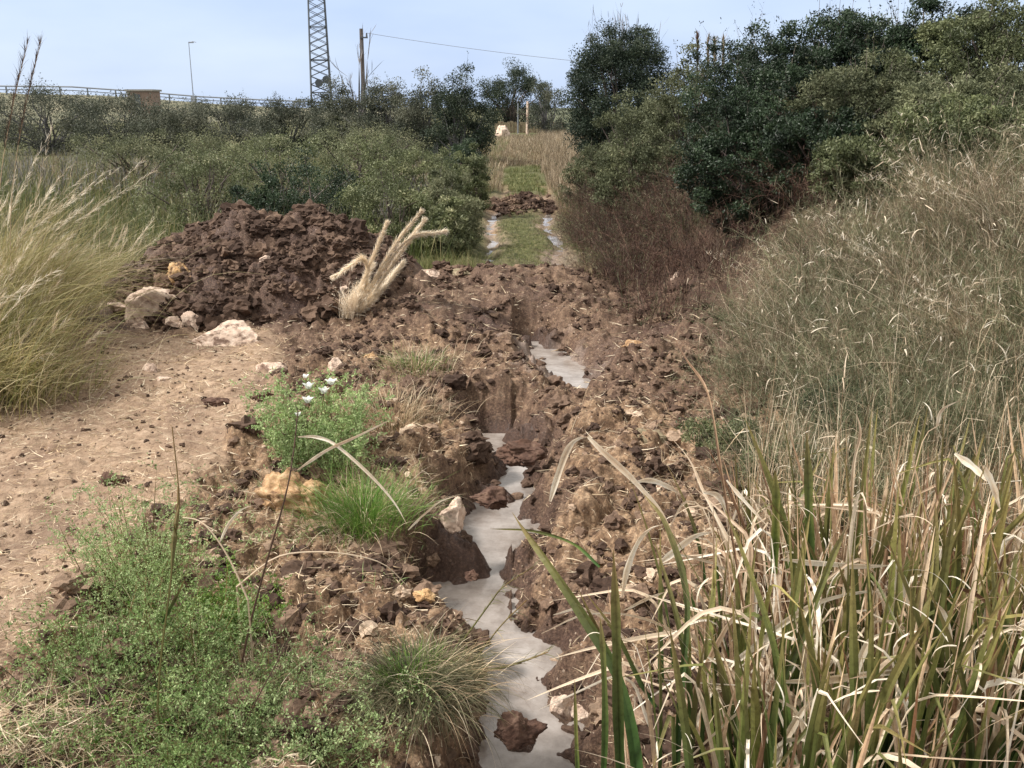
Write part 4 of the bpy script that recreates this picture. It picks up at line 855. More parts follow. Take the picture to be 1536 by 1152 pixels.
# ------------------------------------------------------------------ brush and dry scrub on the right bank
def scrub_clump(lf, dr, b, rng, h, r, n, k=9, dk=.25, lean=(0, .9), bend=(.1, 1.2), sl=.22, w=.0035):
    C = tuft(lf, b, rng, int(n * (1 - dk)), r, (h * .5, h * 1.1), w, lean, bend, None, 6, .8, side=k, sideL=sl * h, sideW=w * .6)
    tuft(dr, b, rng, int(n * dk), r, (h * .5, h * 1.25), w * 1.1, lean, bend, None, 6, .8, side=k // 2, sideL=sl * h, sideW=w * .6)
def right_scrub():
    rng = rs(22)
    lf, dr, fl = MB(), MB(), MB()
    # lower face of the bank: olive and beige scrub
    n = 0
    while n < 135:
        y = rng.uniform(6.2, 11.9); x = rng.uniform(1.7, 7.6); xb = np.interp(y, [6, 7.5, 10, 12, 14.5], [2.5, 1.95, 2.3, 2.8, 3.9])
        if x < xb + .2 * rng.rand() or x > .66 * y: continue
        n += 1; b = A(x, y, float(Hs(x, y)) - .03); ed = sm((x - xb) / 1.2) * (1 - .6 * sm((x - 4.2) / 1.6))
        scrub_clump(lf, dr, b, rng, (.72 + .45 * ed) * rng.uniform(.7, 1.3), .5, 105, 12, w=.0046, dk= .16 + .3 * (fbm(A(x * .6), A(y * .6), 301, 2)[0] > .05), sl=.22)
        m = 8; q = b + rng.normal(size=(m, 3)) * A(.35, .35, .12) + A(0, 0, .55 + .25 * ed)
        blades(fl, q, rng, L=(.04, .22), W=(.004, .013), lean=(0, 2.0), bend=(-.3, 1.6), S=5, tint=.5 + .5 * rng.rand(m))
    stuff('olive_scrub', 'tangled olive scrub covering the lower face of the right bank', lf, G['scrub'], 'scrub')
    stuff('dry_scrub', 'beige dry stems tangled through the right bank scrub', dr, G['scrub_dry'], 'scrub')
    stuff('pale_leaf_tips', 'pale curled dry leaf tips scattered in the right bank scrub', fl, G['reed_dry'], 'dry leaves')
    # dark reddish brush
    mb, mg = MB(), MB(); n = 0
    while n < 95:
        y = rng.uniform(11, 31); x = rng.uniform(1.3, 5.8)
        lo = np.interp(y, [11, 13, 15, 20, 27, 31], [2.9, 2.2, 1.95, 1.75, 1.95, 2.0]); hi = np.interp(y, [12, 15, 20, 27], [4.2, 5.2, 4.6, 3.6])
        if not lo < x < hi: continue
        n += 1; b = A(x, y, float(Hs(x, y)) - .03); h = .75 + .75 * rng.rand() * sm((y - 12) / 3)
        tuft(mb, b, rng, 130, .75, (h * .5, h * 1.1), .006, (0, 1.2), (.1, 1.3), None, 5, .9, side=10, sideL=.2, sideW=.004)
        if rng.rand() < .35 + .5 * (y > 18): tuft(mg, b, rng, 60, .6, (h * .4, h * .9), .006, (0, 1.2), (.1, 1.3), None, 5, .9, side=8, sideL=.15, sideW=.005)
    stuff('brown_brush', 'dead reddish brown brush on the bank beside the track', mb, G['brush'], 'brush')
    stuff('brush_weeds', 'grey green weeds growing through the brown brush', mg, G['scrub'], 'weeds')
    # tall dry grass standing out of the scrub
    SP = [(1420, 330, 11.5, 1.5, 'brown feathery grass tuft arching at the top of the dry scrub'), (1520, 350, 10.8, 1.5, 'pale feathery grass tuft at the right edge of the scrub'),
          (1290, 360, 11.8, 1.1, 'beige grass tuft at the upper left corner of the scrub'), (1190, 420, 11.2, .95, 'beige grass tuft beside the dark brown brush'),
          (1360, 430, 10.2, 1.2, 'beige grass tuft in the middle of the scrub'), (1480, 520, 9.0, 1.1, 'grass tuft low in the scrub near the right edge')]
    for i, (px, py, Y, ht, lab) in enumerate(SP):
        b = Pg(px, py + 40); root = empty('grass_tuft', b, lab, 'grass tuft', 'dry grass tufts on the right bank'); a, c = MB(), MB()
        tuft(a, b, rng, 380, .35, (ht * .4, ht * .95), (.003, .006), (0, .6), (.2, 1.3), (3.1, .5), 7, side=3, sideL=.12, sideW=.003); a.build('leaf_blades', G['scrub_dry'], root)
        C = tuft(c, b, rng, 26, .3, (ht * .7, ht * 1.05), .004, (.1, .6), (.3, 1.1), (3.1, .6), 8)
        e = np.repeat(C[:, -3], 14, 0) + np.repeat(C[:, -1] - C[:, -3], 14, 0) * rng.rand(26 * 14, 1); blades(c, e, rng, L=(.03, .09), W=.004, lean=(.3, 1.2), bend=(0, .8), S=3)
        c.build('seed_heads', G['plume'], root)
    # thin upright dead stems behind the reeds
    mb = MB(); p = []
    for _ in range(420):
        y = rng.uniform(5.6, 7.6); x = rng.uniform(.25 * y, .6 * y); p.append((x, y, float(Hs(x, y))))
    blades(mb, np.array(p), rng, L=(.5, 1.25), W=(.003, .006), lean=(0, .25), bend=(0, .4), S=6, azd=.4, side=3, sideL=.14, sideW=.003, p=6)
    p = np.array(p)[rng.randint(0, 420, 140)]; blades(mb, p, rng, L=(.7, 1.3), W=(.005, .009), lean=(0, .3), bend=(1.4, 2.6), tb=(.55, .75), wb=.25, S=12, azd=.4, tint=.6 + .4 * rng.rand(140))
    stuff('dead_stems', 'thin upright dead stems standing behind the reeds', mb, G['straw'], 'dead stems')
    # skyline sprigs of plume reed
    for i, (px, py, Y) in enumerate(((1046, 55, 24), (1062, 62, 24), (1072, 64, 24.5), (1085, 60, 24))):
        t = U(px, py, Y); b = A(t[0] + .1, Y, t[2] - 2.4); root = empty('reed_stalk', b, ['dark thin reed plume left of the thorny skyline shrubs', 'leftmost of three tan reed plumes on the right skyline', 'middle tan reed plume on the right skyline', 'rightmost of three tan reed plumes on the right skyline'][i], 'reed', 'reed plumes on the right skyline')
        mb, mp_ = MB(), MB(); P = np.array([b * (1 - q) + t * q for q in np.linspace(0, 1, 8)]); mb.tube(P, .009, 4, .5); mb.build('stalk', G['straw'], root)
        e = P[5] + (P[7] - P[5]) * rng.rand(160, 1); blades(mp_, e, rng, L=(.08, .26), W=.02, lean=(0, .4), bend=(0, .4), S=3); mp_.build('plume', G['brush'] if i == 0 else G['scrub_dry'], root)
right_scrub()

# ------------------------------------------------------------------ foreground: hand placed leaves
def spline(P, n=22):
    P = np.asarray(P, float); k = len(P)
    if k == 2: return P[0] + (P[1] - P[0]) * np.linspace(0, 1, n)[:, None]
    Q = np.concatenate([[2 * P[0] - P[1]], P, [2 * P[-1] - P[-2]]]); o = []
    for u in np.linspace(0, k - 1 - 1e-6, n):
        i = int(u); t = u - i; a, b, c, d = Q[i:i + 4]
        o.append(.5 * (2 * b + (c - a) * t + (2 * a - 5 * b + 4 * c - d) * t * t + (3 * b - a - 3 * c + d) * t ** 3))
    return np.array(o)
def leafm(P, wd, seed=0, p=3., fold=.5, tint=.6, sag=0, base_w=.35):
    """one long folded leaf along world points; its blade faces partly sideways, its two halves make a shallow V"""
    rng = rs(seed); C = spline(P); m = len(C); t = np.linspace(0, 1, m); T = np.gradient(C, axis=0); T /= np.linalg.norm(T, axis=1, keepdims=True)
    ref = A(.15 * rng.normal(), 1, .35 + .2 * rng.normal()); s_ = np.cross(T, ref); s_ /= np.linalg.norm(s_, axis=1, keepdims=True) + 1e-9
    nn = np.cross(T, s_); wd = wd * 1.45; a = (rng.uniform(-.35, .35) + rng.uniform(-.5, .5) * t)[:, None]; side = s_ * np.cos(a) + nn * np.sin(a); nr = np.cross(T, side)
    w_ = (wd * np.minimum(1, base_w + t * 3) * np.maximum(.05, 1 - t ** p))[:, None] * .5
    w_ = w_ * (1 + .12 * np.sin(t * 17 + seed)[:, None])
    V = np.concatenate([C - side * w_ + nr * w_ * fold, C, C + side * w_ + nr * w_ * fold]); k = np.arange(m - 1)
    th = A(0, 0, 0); Fq = np.concatenate([np.stack([k, k + 1, k + m + 1, k + m], 1), np.stack([k + m, k + m + 1, k + 2 * m + 1, k + 2 * m], 1)])
    mb = MB(); mb.add(V, Fq, np.clip(np.concatenate([t * 0 + .06, t * 0 - .22, t * 0 + .06]) + tint + .14 * np.sin(np.tile(t, 3) * 11 + seed) - .35 * np.tile(sm((t - .8) / .2), 3), 0, 1), np.tile(t, 3)); return mb
def px3(L_, Y0, Y1=None):
    Y1 = Y0 if Y1 is None else Y1; n = len(L_); return [U(a, b, Y0 + (Y1 - Y0) * i / max(1, n - 1)) for i, (a, b) in enumerate(L_)]

# cattail / reed clumps in the right foreground
REEDS = [  # x, y, count green, dry, height, label
    (.78, 3.75, 9, 8, 1.0, 'leftmost sparse reed clump at the edge of the wet soil'),
    (1.15, 3.6, 34, 26, 1.15, 'reed clump in the bottom foreground, second from the left'),
    (1.3, 4.4, 18, 30, 1.15, 'reed clump with brown stems behind the leftmost green reeds'),
    (1.62, 3.7, 44, 34, 1.3, 'dense green reed clump in the bottom foreground'),
    (1.85, 4.7, 30, 40, 1.35, 'tall reed clump with yellowing tips left of the tangled dry leaves'),
    (2.15, 3.8, 40, 40, 1.25, 'reed clump in the bottom foreground under the long pale crossing leaf'),
    (2.45, 4.8, 30, 44, 1.35, 'tall reed clump in front of the thin dead stems'),
    (2.75, 3.9, 30, 44, 1.2, 'rusty dry reed clump at the bottom right corner'),
    (3.05, 4.9, 22, 50, 1.4, 'mostly dead reed clump at the right edge of the picture'),
    (1.6, 5.4, 12, 24, 1.1, 'small reed clump furthest back against the olive scrub'),
    (2.35, 5.7, 10, 26, 1.15, 'thin reed clump furthest back among the dead stems')]
ROOTS = []
def reeds():
    for i, (x, y, ng, nd, h, lab) in enumerate(REEDS):
        rng = rs(700 + i); b = A(x, y, float(H(A(x), A(y), False)[0]) - .04); root = empty('reed_clump', b, lab, 'reeds', 'reed clumps in the right foreground'); ROOTS.append(root)
        g, d, br, st, cu = MB(), MB(), MB(), MB(), MB()
        tuft(g, b, rng, ng, .42, (h * .6, h * 1.15), (.020, .044), (.0, .22), (-.1, .55), None, 14, .15, fold=.5, p=5, twist=1.2, tint=np.clip(rng.normal(size=ng) * .28 + .42, 0, 1))
        k = ng // 4; tuft(g, b, rng, k, .42, (h * .7, h * 1.2), (.014, .026), (.0, .35), (1.0, 2.4), None, 16, .3, fold=.5, p=5, tb=rng.uniform(.5, .8, k), wb=.12, tint=np.clip(rng.normal(size=k) * .25 + .6, 0, 1))
        tuft(d, b, rng, nd, .45, (h * .6, h * 1.2), (.012, .030), (.0, .5), (1.0, 2.7), None, 18, .6, fold=.45, p=4, tb=rng.uniform(.25, .75, nd), wb=rng.uniform(.08, .35, nd), tint=np.clip(rng.normal(size=nd) * .25 + .62, 0, 1), twist=1.2)
        k = int(nd * .8); tuft(br, b, rng, k, .45, (h * .5, h * 1.05), (.010, .026), (.0, .28), (-.2, .5), None, 10, .3, fold=.4, p=6, twist=1.4)
        k = nd // 2; tuft(st, b, rng, k, .5, (h * .4, h * 1.2), (.0025, .005), (.0, .5), (-.1, 1.0), None, 10, .3, p=8)
        k = nd; q = np.repeat(b[None], k, 0) + rng.normal(size=(k, 3)) * A(.28, .28, 0) + A(0, 0, 1) * rng.uniform(.15, h * .8, (k, 1))
        blades(cu, q, rng, L=(.05, .30), W=(.004, .012), lean=(.2, 2.2), bend=(.5, 2.2), S=8, azd=.8, fold=.4, tint=np.clip(.5 + .5 * rng.rand(k), 0, 1))
        d.V += cu.V; d.T += cu.T; d.S += cu.S; d.F[4] += [f + d.n for f in cu.F[4]]; d.n += cu.n
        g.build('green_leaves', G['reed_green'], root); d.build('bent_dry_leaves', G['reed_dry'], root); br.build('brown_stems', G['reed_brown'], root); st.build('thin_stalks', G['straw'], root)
        pass
reeds()
DRY = [  # root index, points, Y0, Y1, width, tint
 (2, [(825, 752), (836, 715), (852, 672), (868, 657), (884, 656)], 5.0, 5.0, .026, .75), (2, [(1010, 800), (985, 760), (945, 715), (905, 678), (882, 655)][::-1], 5.0, 4.9, .022, .7),
 (2, [(955, 722), (975, 719), (1000, 728), (1022, 742)], 4.9, 4.9, .024, .85), (4, [(1120, 860), (1105, 830), (1078, 780), (1055, 735), (1035, 690), (1003, 652)], 4.8, 5.2, .018, .7),
 (2, [(933, 895), (940, 850), (958, 808), (975, 792), (992, 787)], 4.5, 4.5, .026, .85), (2, [(990, 845), (1012, 825), (1042, 803), (1072, 797)], 4.5, 4.5, .026, .9),
 (1, [(935, 915), (968, 898), (1000, 887)], 4.4, 4.4, .020, .8), (2, [(1015, 830), (1045, 836), (1080, 848), (1108, 868)], 4.5, 4.5, .018, .8),
 (4, [(1055, 738), (1075, 742), (1088, 765), (1092, 800)], 4.7, 4.7, .020, .85), (4, [(1090, 720), (1120, 755), (1155, 793)], 4.7, 4.6, .014, .9),
 (6, [(1172, 838), (1230, 843), (1290, 848), (1337, 848)], 4.2, 4.3, .026, .98), (6, [(1337, 848), (1356, 875), (1370, 935), (1376, 1005)], 4.3, 4.2, .028, .98),
 (3, [(1075, 1012), (1120, 978), (1180, 930), (1230, 902), (1290, 888), (1335, 888)], 4.0, 4.2, .024, .95), (3, [(1110, 1000), (1150, 965), (1200, 940)], 3.9, 4.0, .022, .9),
 (3, [(1200, 1030), (1208, 975), (1218, 905), (1212, 880)], 4.0, 4.0, .020, .95), (5, [(1170, 1022), (1240, 1018), (1310, 1009), (1400, 1004), (1490, 1003)], 3.8, 3.9, .028, .88),
 (5, [(1263, 1092), (1272, 1050), (1290, 990), (1308, 958), (1343, 948)], 3.8, 3.8, .024, .92), (5, [(1235, 1155), (1275, 1122), (1320, 1098), (1360, 1088)], 3.7, 3.7, .030, .98),
 (5, [(1280, 1030), (1320, 1046), (1350, 1070), (1362, 1085)], 3.8, 3.8, .018, .95), (3, [(1160, 1155), (1180, 1105), (1210, 1058), (1240, 1028)], 3.7, 3.7, .022, .92),
 (7, [(1395, 1084), (1440, 1078), (1490, 1080), (1560, 1094)], 3.8, 3.8, .026, .95), (7, [(1400, 900), (1420, 930), (1432, 990)], 4.0, 4.0, .016, .9),
 (6, [(1432, 680), (1462, 702), (1480, 722)], 4.6, 4.5, .024, .98), (6, [(1476, 698), (1490, 730), (1500, 765)], 4.5, 4.5, .022, .85),
 (8, [(1405, 640), (1412, 615), (1440, 600)], 5.2, 5.2, .016, .7), (1, [(830, 922), (870, 912), (905, 925), (930, 950), (942, 970)], 4.3, 4.4, .012, .85),
 (3, [(1062, 985), (1100, 1010), (1140, 1060), (1180, 1115)], 3.9, 3.8, .018, .75), (1, [(1000, 1155), (1040, 1040), (1092, 935), (1130, 905), (1200, 900)], 3.9, 4.1, .022, .45),
 (7, [(1536, 950), (1500, 948), (1465, 952)], 4.0, 4.0, .018, .9), (4, [(1285, 620), (1290, 650), (1280, 700), (1276, 790)][::-1], 5.0, 5.0, .012, .5), (1, [(812, 950), (880, 920), (960, 925), (1030, 960), (1062, 1010)], 4.2, 4.3, .014, .8)]
for i, (ri, P, y0, y1, wd, ti) in enumerate(DRY): leafm(px3(P, y0, y1), wd, i, tint=ti, p=4 if i % 3 else 2.5).build('dry_leaf', G['reed_dry'], ROOTS[ri])
GRN = [(0, [(962, 1250), (950, 1110), (925, 1010), (880, 930), (830, 855), (795, 805), (768, 768)], 3.5, 4.3, .034, .25), (0, [(935, 1250), (928, 1100), (924, 950), (920, 825)], 3.6, 3.6, .030, .35),
       (1, [(900, 1250), (908, 1100), (905, 980), (900, 925)], 3.5, 3.6, .018, .5), (1, [(985, 1060), (960, 1020), (925, 950), (880, 890)], 3.9, 4.1, .018, .3), (3, [(1010, 1250), (1020, 1050), (1030, 900), (1000, 790), (965, 740)], 3.7, 4.4, .020, .25),
       (6, [(1385, 1120), (1392, 980), (1400, 860), (1403, 755)], 4.0, 4.3, .036, .25), (7, [(1450, 1250), (1453, 1120), (1452, 1045)], 3.6, 3.6, .024, .9), (3, [(1120, 1250), (1150, 1080), (1200, 960), (1250, 830), (1270, 790)], 3.7, 4.1, .024, .3),
       (0, [(870, 1250), (865, 1120), (862, 1020)], 3.5, 3.6, .012, .75), (4, [(1215, 900), (1212, 760), (1210, 650)], 4.7, 4.8, .034, .6), (4, [(1160, 860), (1163, 760), (1162, 705)], 4.7, 4.7, .030, .92),
       (1, [(850, 905), (800, 800), (765, 793), (735, 793)][:0] or [(900, 850), (860, 815), (800, 796), (735, 793)], 4.3, 4.6, .012, .6)]
for i, (ri, P, y0, y1, wd, ti) in enumerate(GRN): leafm(px3(P, y0, y1), wd, 50 + i, tint=ti, p=6, base_w=.9).build('green_leaf', G['reed_green'], ROOTS[ri])
BRN = [(4, [(1130, 1000), (1105, 850), (1080, 700), (1068, 620), (1055, 575), (1030, 540), (1010, 505)], 4.4, 5.4, .011, .4), (7, [(1480, 1250), (1478, 1080), (1500, 1000), (1545, 960)], 3.7, 3.9, .022, .05),
       (7, [(1436, 880), (1470, 895), (1500, 925), (1512, 960)], 4.0, 4.0, .014, .1), (6, [(1440, 1100), (1452, 950), (1470, 820), (1536, 740)], 4.1, 4.4, .022, .4), (8, [(1500, 1000), (1500, 850), (1545, 770)], 4.3, 4.6, .020, .1)]
for i, (ri, P, y0, y1, wd, ti) in enumerate(BRN): leafm(px3(P, y0, y1), wd, 90 + i, tint=ti, p=5, base_w=.9).build('brown_leaf', G['reed_brown'], ROOTS[ri])

# stalks and bent leaves in the left foreground
def left_stalks():
    S = [('reed_stalk', 'tall dark red stalk leaning left over the orange boulder, with a kinked pale leaf', [(350, 1060), (372, 950), (398, 850), (428, 745), (440, 680), (447, 615)], 4.4, 4.9, .007,
          [[(447, 655), (475, 655), (505, 668), (555, 712), (590, 752), (610, 786)], [(446, 705), (490, 675), (540, 652), (592, 626)], [(612, 795), (632, 774), (660, 752), (692, 742)]], (.9, .7, .75)),
         ('reed_stalk', 'green sheathed reed stalk rising out of the feathery weeds', [(236, 1060), (242, 980), (255, 880), (262, 800), (268, 740), (258, 640)], 4.0, 4.3, .006, [[(243, 935), (262, 900), (278, 868)], [(245, 930), (275, 950), (305, 985)]], (.1, .1)),
         ('reed_stalk', 'thin dark stalk slanting right out of the foreground weeds', [(350, 1120), (390, 1040), (420, 985), (448, 925), (460, 840)], 3.9, 4.3, .004, [], ()),
         ('reed_stalk', 'arched pale stalk bending over the left bank below the orange boulder', [(355, 880), (410, 838), (460, 828), (520, 831), (575, 846), (612, 880)], 4.9, 5.0, .006, [], ()),
         ('reed_stalk', 'pale arching leaf pair standing left of the dark red stalk', [(372, 900), (350, 850), (325, 808), (300, 782), (274, 776)], 4.5, 4.6, .005, [[(330, 812), (343, 785), (362, 764), (384, 757)]], (.9,))]
    for i, (nm, lab, P, y0, y1, r, LV, tn) in enumerate(S):
        Q = np.array(px3(P, y0, y1)); b = Q[0].copy(); b[2] = min(b[2], float(H(A(b[0]), A(b[1]), False)[0])) if i < 3 else b[2]
        root = empty(nm, Q[0], lab, 'reed stalk'); mb = MB(); pale = i > 2
        mb.tube(np.concatenate([[A(Q[0][0], Q[0][1], float(H(A(Q[0][0]), A(Q[0][1]), False)[0]) - .03)], spline(Q, 18)]) if i < 3 else spline(Q, 18), np.linspace(r, r * .45, 19 if i < 3 else 18), 5, .6)
        mb.build('stalk', G['reed_dry'] if pale else (G['green_stem'] if i == 1 else G['dark_stem']), root)
        if pale:
            mb = MB(); g = A(Q[0][0], Q[0][1], float(H(A(Q[0][0]), A(Q[0][1]), False)[0]) - .02)
            if g[2] < Q[0][2]: mb.tube([g, Q[0]], r, 5, .6); mb.build('root_stem', G['straw'], root)
        for j, (pl, t) in enumerate(zip(LV, tn)):
            y = y0 + (y1 - y0) * .7; leafm(px3(pl, y, y - .12), .013 if i == 0 else .012, 130 + i * 7 + j, tint=t, p=3).build('leaf', G['reed_dry'] if t > .5 else G['reed_green'], root)
        if i in (0, 2):
            rng = rs(i + 900); sp = spline(Q, 18); e = sp[rng.randint(12, 18, 50)]; mb = MB(); blades(mb, e, rng, L=(.01, .05), W=.003, lean=(.1, 1.2), bend=(0, .8), S=3); mb.build('seed_head', G['dark_stem'], root)
        if i == 1:
            sp = spline(Q, 18); mb = MB(); mb.tube(sp[8:15], np.array([.006, .010, .013, .013, .010, .007, .005]), 6, .8); mb.build('leaf_sheath', G['green_stem'], root)
left_stalks()

# dead plume grass on the ridge
def plume_clump():
    b = Pg(528, 476); root = empty('plume_grass', b, 'clump of pale dead plume grass leaning right on the dug ridge', 'plume grass'); rng = rs(40); Yb = b[1]
    TIP = [((505, 412), (545, 390), (548, 430)), ((578, 340), (560, 385), (538, 440)), ((628, 322), (592, 368), (556, 430)), ((662, 348), (615, 358), (575, 405)), ((633, 335), (600, 380), (560, 440)), ((606, 392), (585, 420), (555, 455)), ((598, 402), (570, 430), (545, 462)), ((560, 395), (548, 420), (535, 455))]
    for i, (t, m, l) in enumerate(TIP):
        q = spline([U(528 + i * 2.2 - 6, 474, Yb), U(*l, Yb - .02 * i), U(*m, Yb + .05 * (i - 3)), U(*t, Yb + .1 * (i - 3))], 30)
        mb = MB(); mb.tube(q, np.linspace(.005, .002, 30), 4, .7); st = mb.build('stalk', G['straw'], root)
        mb = MB(); n = 2600; k = rng.rand(n) ** .8 * (27 if i < 5 else 24) + (5 if i < 5 else 3); k = np.minimum(k, 28.9); ii = k.astype(int); f = (k - ii)[:, None]; e = q[ii] * (1 - f) + q[ii + 1] * f
        d = q[np.minimum(ii + 1, 29)] - q[ii]; d /= np.linalg.norm(d, axis=1, keepdims=True) + 1e-9; az = np.arctan2(d[:, 1], d[:, 0]); le = np.arccos(np.clip(d[:, 2], -1, 1))
        blades(mb, e, rng, L=rng.uniform(.05, .17, n) * np.interp(k, [0, 8, 22, 29], [.8, 1.1, 1.0, .75]), W=(.003, .007), lean=le + rng.normal(size=n) * .22, bend=(-.1, .5), az=az + rng.normal(size=n) * .4, S=3, tint=.25 + .75 * rng.rand(n)); mb.build('plume', G['plume'], root)
    mb = MB(); tuft(mb, b, rng, 300, .16, (.25, .6), (.003, .007), (.0, .5), (.1, .7), (0., .8), 6, side=6, sideL=.12, sideW=.005); mb.build('lower_plumes', G['plume'], root)
    mb = MB(); tuft(mb, b, rng, 130, .12, (.15, .5), (.004, .009), (.0, .5), (.1, 1.2), (0., .5), 5); mb.build('basal_leaves', G['straw'], root)
plume_clump()

# green weeds
def frond_weed(name, lab, b, seed, n, h, spread, lmat, smat, nf=9, fl=.12, ll=.010, leaf_n=10, lean=(.0, .9), tshift=0., asp=.45, parts=('feathery_leaves', 'stems'), group='green weeds on the banks'):
    rng = rs(seed); root = empty(name, b, lab, 'weed', group); lf, stm = MB(), MB()
    C = tuft(stm, b, rng, n, spread, (h * .5, h * 1.1), (.003, .006), lean, (-.2, .5), None, 6, .5, p=8)
    i = np.repeat(np.arange(n), nf); k = rng.randint(1, 7, len(i)); D = blades(stm, C[i, k], rng, L=(fl * .5, fl * 1.2), W=.0022, lean=(.3, 1.4), bend=(0, .7), S=5, azd=.4, tint=rng.rand(len(i)))
    m = len(i); j = np.repeat(np.arange(m), leaf_n); kk = rng.rand(m * leaf_n) * 4.99; q = kk.astype(int); f = (kk - q)[:, None]; e = D[j, q] * (1 - f) + D[j, q + 1] * f
    leaves(lf, e, rng, (ll * .7, ll * 1.5), asp, .4, np.clip(rng.rand(m)[j] * .6 + rng.rand(len(j)) * .4 + tshift, 0, 1))
    lf.build(parts[0], lmat, root); stm.build(parts[1], G['green_stem'], root); return root, C
def weeds():
    W_ = [(222, 900, 40, .66, .24, 'feathery grey green weed growing tallest at the edge of the dirt path', .25, 14), (165, 1035, 30, .50, .24, 'leafy green weed at the left of the foreground patch', .0, 12),
          (265, 1040, 30, .52, .26, 'dense green weed in the middle of the foreground patch', .1, 12), (385, 1075, 26, .34, .28, 'green weed at the right of the foreground patch', .05, 12),
          (330, 960, 20, .26, .22, 'bright yellow green weed with broad leaflets in the foreground patch', .35, 10), (480, 1125, 26, .30, .30, 'pale grey green weed at the bottom between the patch and the tussock', .4, 12),
          (230, 1150, 30, .26, .40, 'low dark weed at the bottom edge behind the straw pile', -.1, 12), (380, 1160, 30, .22, .40, 'low weed at the bottom edge left of the pale weed', .0, 12), (70, 1110, 18, .22, .24, 'low yellowish weed at the bottom left corner', .15, 10)]
    for i, (px, py, n, h, sp, lab, ts, nf) in enumerate(W_):
        b = Pg(px, py); b[2] -= .02
        frond_weed('weed', lab, b, 800 + i, int(n * 2.6), h * 1.15, sp, G['weed'] if i != 4 else G['bright'], None, nf, .13, 0.0135 if i != 4 else .022, 12, tshift=ts)
    # grass blades and pale seedling stems through the foreground patch
    rng = rs(55); mb, mc = MB(), MB()
    for px, py in ((120, 1070), (160, 1090), (200, 1000), (300, 1080), (380, 1100), (450, 1140), (280, 1120), (420, 1050), (60, 1130)):
        b = Pg(px, py); tuft(mb, b, rng, 90, .3, (.15, .45), (.003, .007), (.1, .8), (.2, 1.2), None, 7, .4, fold=.3); tuft(mc, b, rng, 34, .3, (.15, .5), (.002, .004), (.1, .9), (.2, 1.4), None, 7, .4)
    stuff('patch_grass', 'green grass blades among the foreground weeds', mb, G['sedge']); stuff('patch_straw', 'pale dry stems among the foreground weeds', mc, G['straw'])
    # broad leaved little plants
    mb = MB()
    for px, py in ((170, 985), (300, 1000), (120, 1090), (230, 1100)):
        b = Pg(px, py); q = b + rng.normal(size=(160, 3)) * A(.14, .14, .05) + A(0, 0, .12); leaves(mb, q, rng, (.02, .045), .7, .5, .2 + .7 * rng.rand(160))
    stuff('clover_leaves', 'small broad leaves scattered among the foreground weeds', mb, G['bright'], 'leaves')
    # green clump beside the orange boulder, with white flowers
    b = Pg(480, 705); root, C = frond_weed('flowering_plant', 'green leafy plant with four white flowers above the orange boulder', b, 850, 95, .74, .40, G['weed'], None, 15, .15, .022, 14, (0, .45), .22, parts=('leaves', 'stems'), group=None)
    s = np.linalg.norm(b - A(0, 0, CZ)) / F
    for k, (px, py) in enumerate(((463, 583), (497, 577), (486, 590), (462, 604), (447, 624), (458, 567))):
        t = U(px, py, b[1] - .28); rg = rs(870 + k); mb = MB(); n = 5 if k < 4 else 4; rr = .072 if k < 4 else .045
        az = np.arange(n) / n * 6.283 + rg.rand(); blades(mb, np.repeat(t[None], n, 0), rg, L=rr * 1.0, W=rr * .75, lean=.5, bend=.7, az=az, S=5, azd=0, p=3, twist=.1, base_w=.4); fo = mb.build('flower', G['petal'], root, True)
        mb = MB(); mb.tube([b + A(rg.normal() * .08, 0, .2), (b + t) / 2 + A(0, -.02, .1), t], [.003, .0025, .002], 4); mb.build('flower_stem', G['green_stem'], root)
    b = Pg(545, 790); root = empty('grass_tussock', b, 'soft green grass tussock drooping below the white flowered plant', 'grass tussock'); rng = rs(56); a, c = MB(), MB()
    tuft(a, b, rng, 1100, .34, (.22, .52), (.002, .005), (0, .7), (.3, 1.6), None, 7, .4, tint=.35 + .65 * rng.rand(1100)); tuft(c, b, rng, 260, .38, (.2, .5), (.002, .004), (.2, 1.0), (.5, 1.8), None, 7, .4)
    a.build('green_blades', G['bright'], root); c.build('dry_blades', G['straw'], root)
    b = Pg(585, 640); root = empty('grass_tussock', b, 'dry straw coloured tussock right of the white flowered plant', 'grass tussock'); a, c = MB(), MB()
    tuft(a, b, rng, 700, .45, (.2, .55), (.002, .005), (0, .8), (.3, 1.4), None, 7, .4); a.build('dry_blades', G['straw'], root); tuft(c, b, rng, 350, .45, (.15, .45), (.003, .005), (0, .8), (.3, 1.4), None, 7, .4); c.build('green_blades', G['sedge'], root)
    b = Pg(622, 555); root = empty('grass_tussock', b, 'small green and straw tussock on top of the bank left of the dark pit', 'grass tussock'); a, c = MB(), MB()
    tuft(a, b, rng, 420, .6, (.15, .42), (.002, .005), (0, .8), (.3, 1.4), None, 7, .4); a.build('dry_blades', G['straw'], root); tuft(c, b, rng, 300, .4, (.12, .34), (.003, .006), (0, .8), (.3, 1.4), None, 7, .4); c.build('green_blades', G['bright'], root)
    # dark drooping sedge tussock over the water
    b = Pg(632, 1075); b[2] += .05; root = empty('sedge_tussock', b, 'dark drooping sedge tussock with a bright green top beside the water', 'sedge tussock'); a, c, d = MB(), MB(), MB()
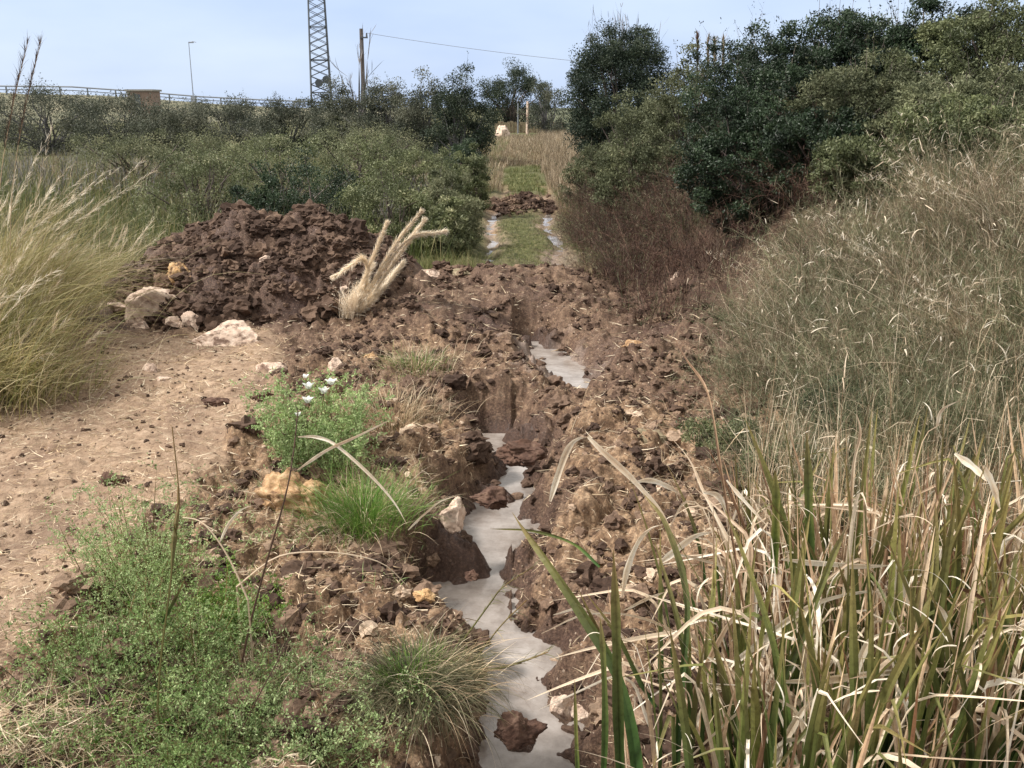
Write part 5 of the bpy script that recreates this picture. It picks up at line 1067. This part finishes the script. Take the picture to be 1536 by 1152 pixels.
    tuft(a, b + A(0, 0, .08), rng, 1700, .22, (.22, .46), (.002, .005), (.1, 1.2), (1.0, 2.4), (-.25, .5), 9, .4)
    tuft(c, b + A(-.05, .02, .12), rng, 420, .16, (.10, .22), (.002, .004), (0, .6), (.1, .7), None, 6, .3, tint=.4 + .6 * rng.rand(420))
    tuft(d, b + A(0, 0, .06), rng, 260, .24, (.25, .6), (.002, .004), (.3, 1.3), (.8, 1.9), (-.1, .6), 8, .4)
    a.build('drooping_blades', G['sedge'], root); c.build('fresh_blades', G['bright'], root); d.build('dead_blades', G['straw'], root)
    # stems leaning over the water
    for i, (P, lab) in enumerate((([(690, 1000), (715, 985), (750, 940), (790, 900)], 'thin drooping stem leaning over the water right of the sedge tussock'), ([(700, 1005), (745, 1003), (790, 990), (822, 978)], 'thick mossy stem lying out across the water'),
                                 ([(695, 960), (735, 905), (755, 880), (800, 850)], 'thin stem arching over the stream above the mossy stem'))):
        Q = np.array(px3(P, 4.75, 4.7)); mb = MB(); mb.tube(spline(Q, 14), np.linspace(.010 if i == 1 else .005, .003, 14), 5, .5); root = empty('stem', Q[0], lab, 'stem'); mb.build('stalk', G['green_stem'], root)
        mb = MB(); sp = spline(Q, 14); blades(mb, sp[rng.randint(3, 14, 24)], rng, L=(.03, .12), W=.005, lean=(.6, 1.6), bend=(.3, 1.2), az=rng.normal(size=24) * .8, S=5, tint=.6 + .4 * rng.rand(24)); mb.build('small_leaves', G['sedge'], root)
    # straw pile bottom left
    b = Pg(80, 1125); root = empty('straw_pile', b, 'grey pile of dead tangled straw in the bottom left corner', 'straw pile'); a = MB(); n = 1900; q = b + rng.normal(size=(n, 3)) * A(.30, .16, .02); rr = np.hypot((q[:, 0] - b[0]) / .6, (q[:, 1] - b[1]) / .35)
    q[:, 2] = b[2] + np.maximum(0, .20 * (1 - rr ** 2)) * rng.rand(n) + .01
    blades(a, q, rng, L=(.08, .34), W=(.002, .005), lean=(1.0, 1.7), bend=(-.5, .9), S=7, azd=1.2, tint=.35 + .65 * rng.rand(n)); a.build('stems', G['straw'], root)
weeds()
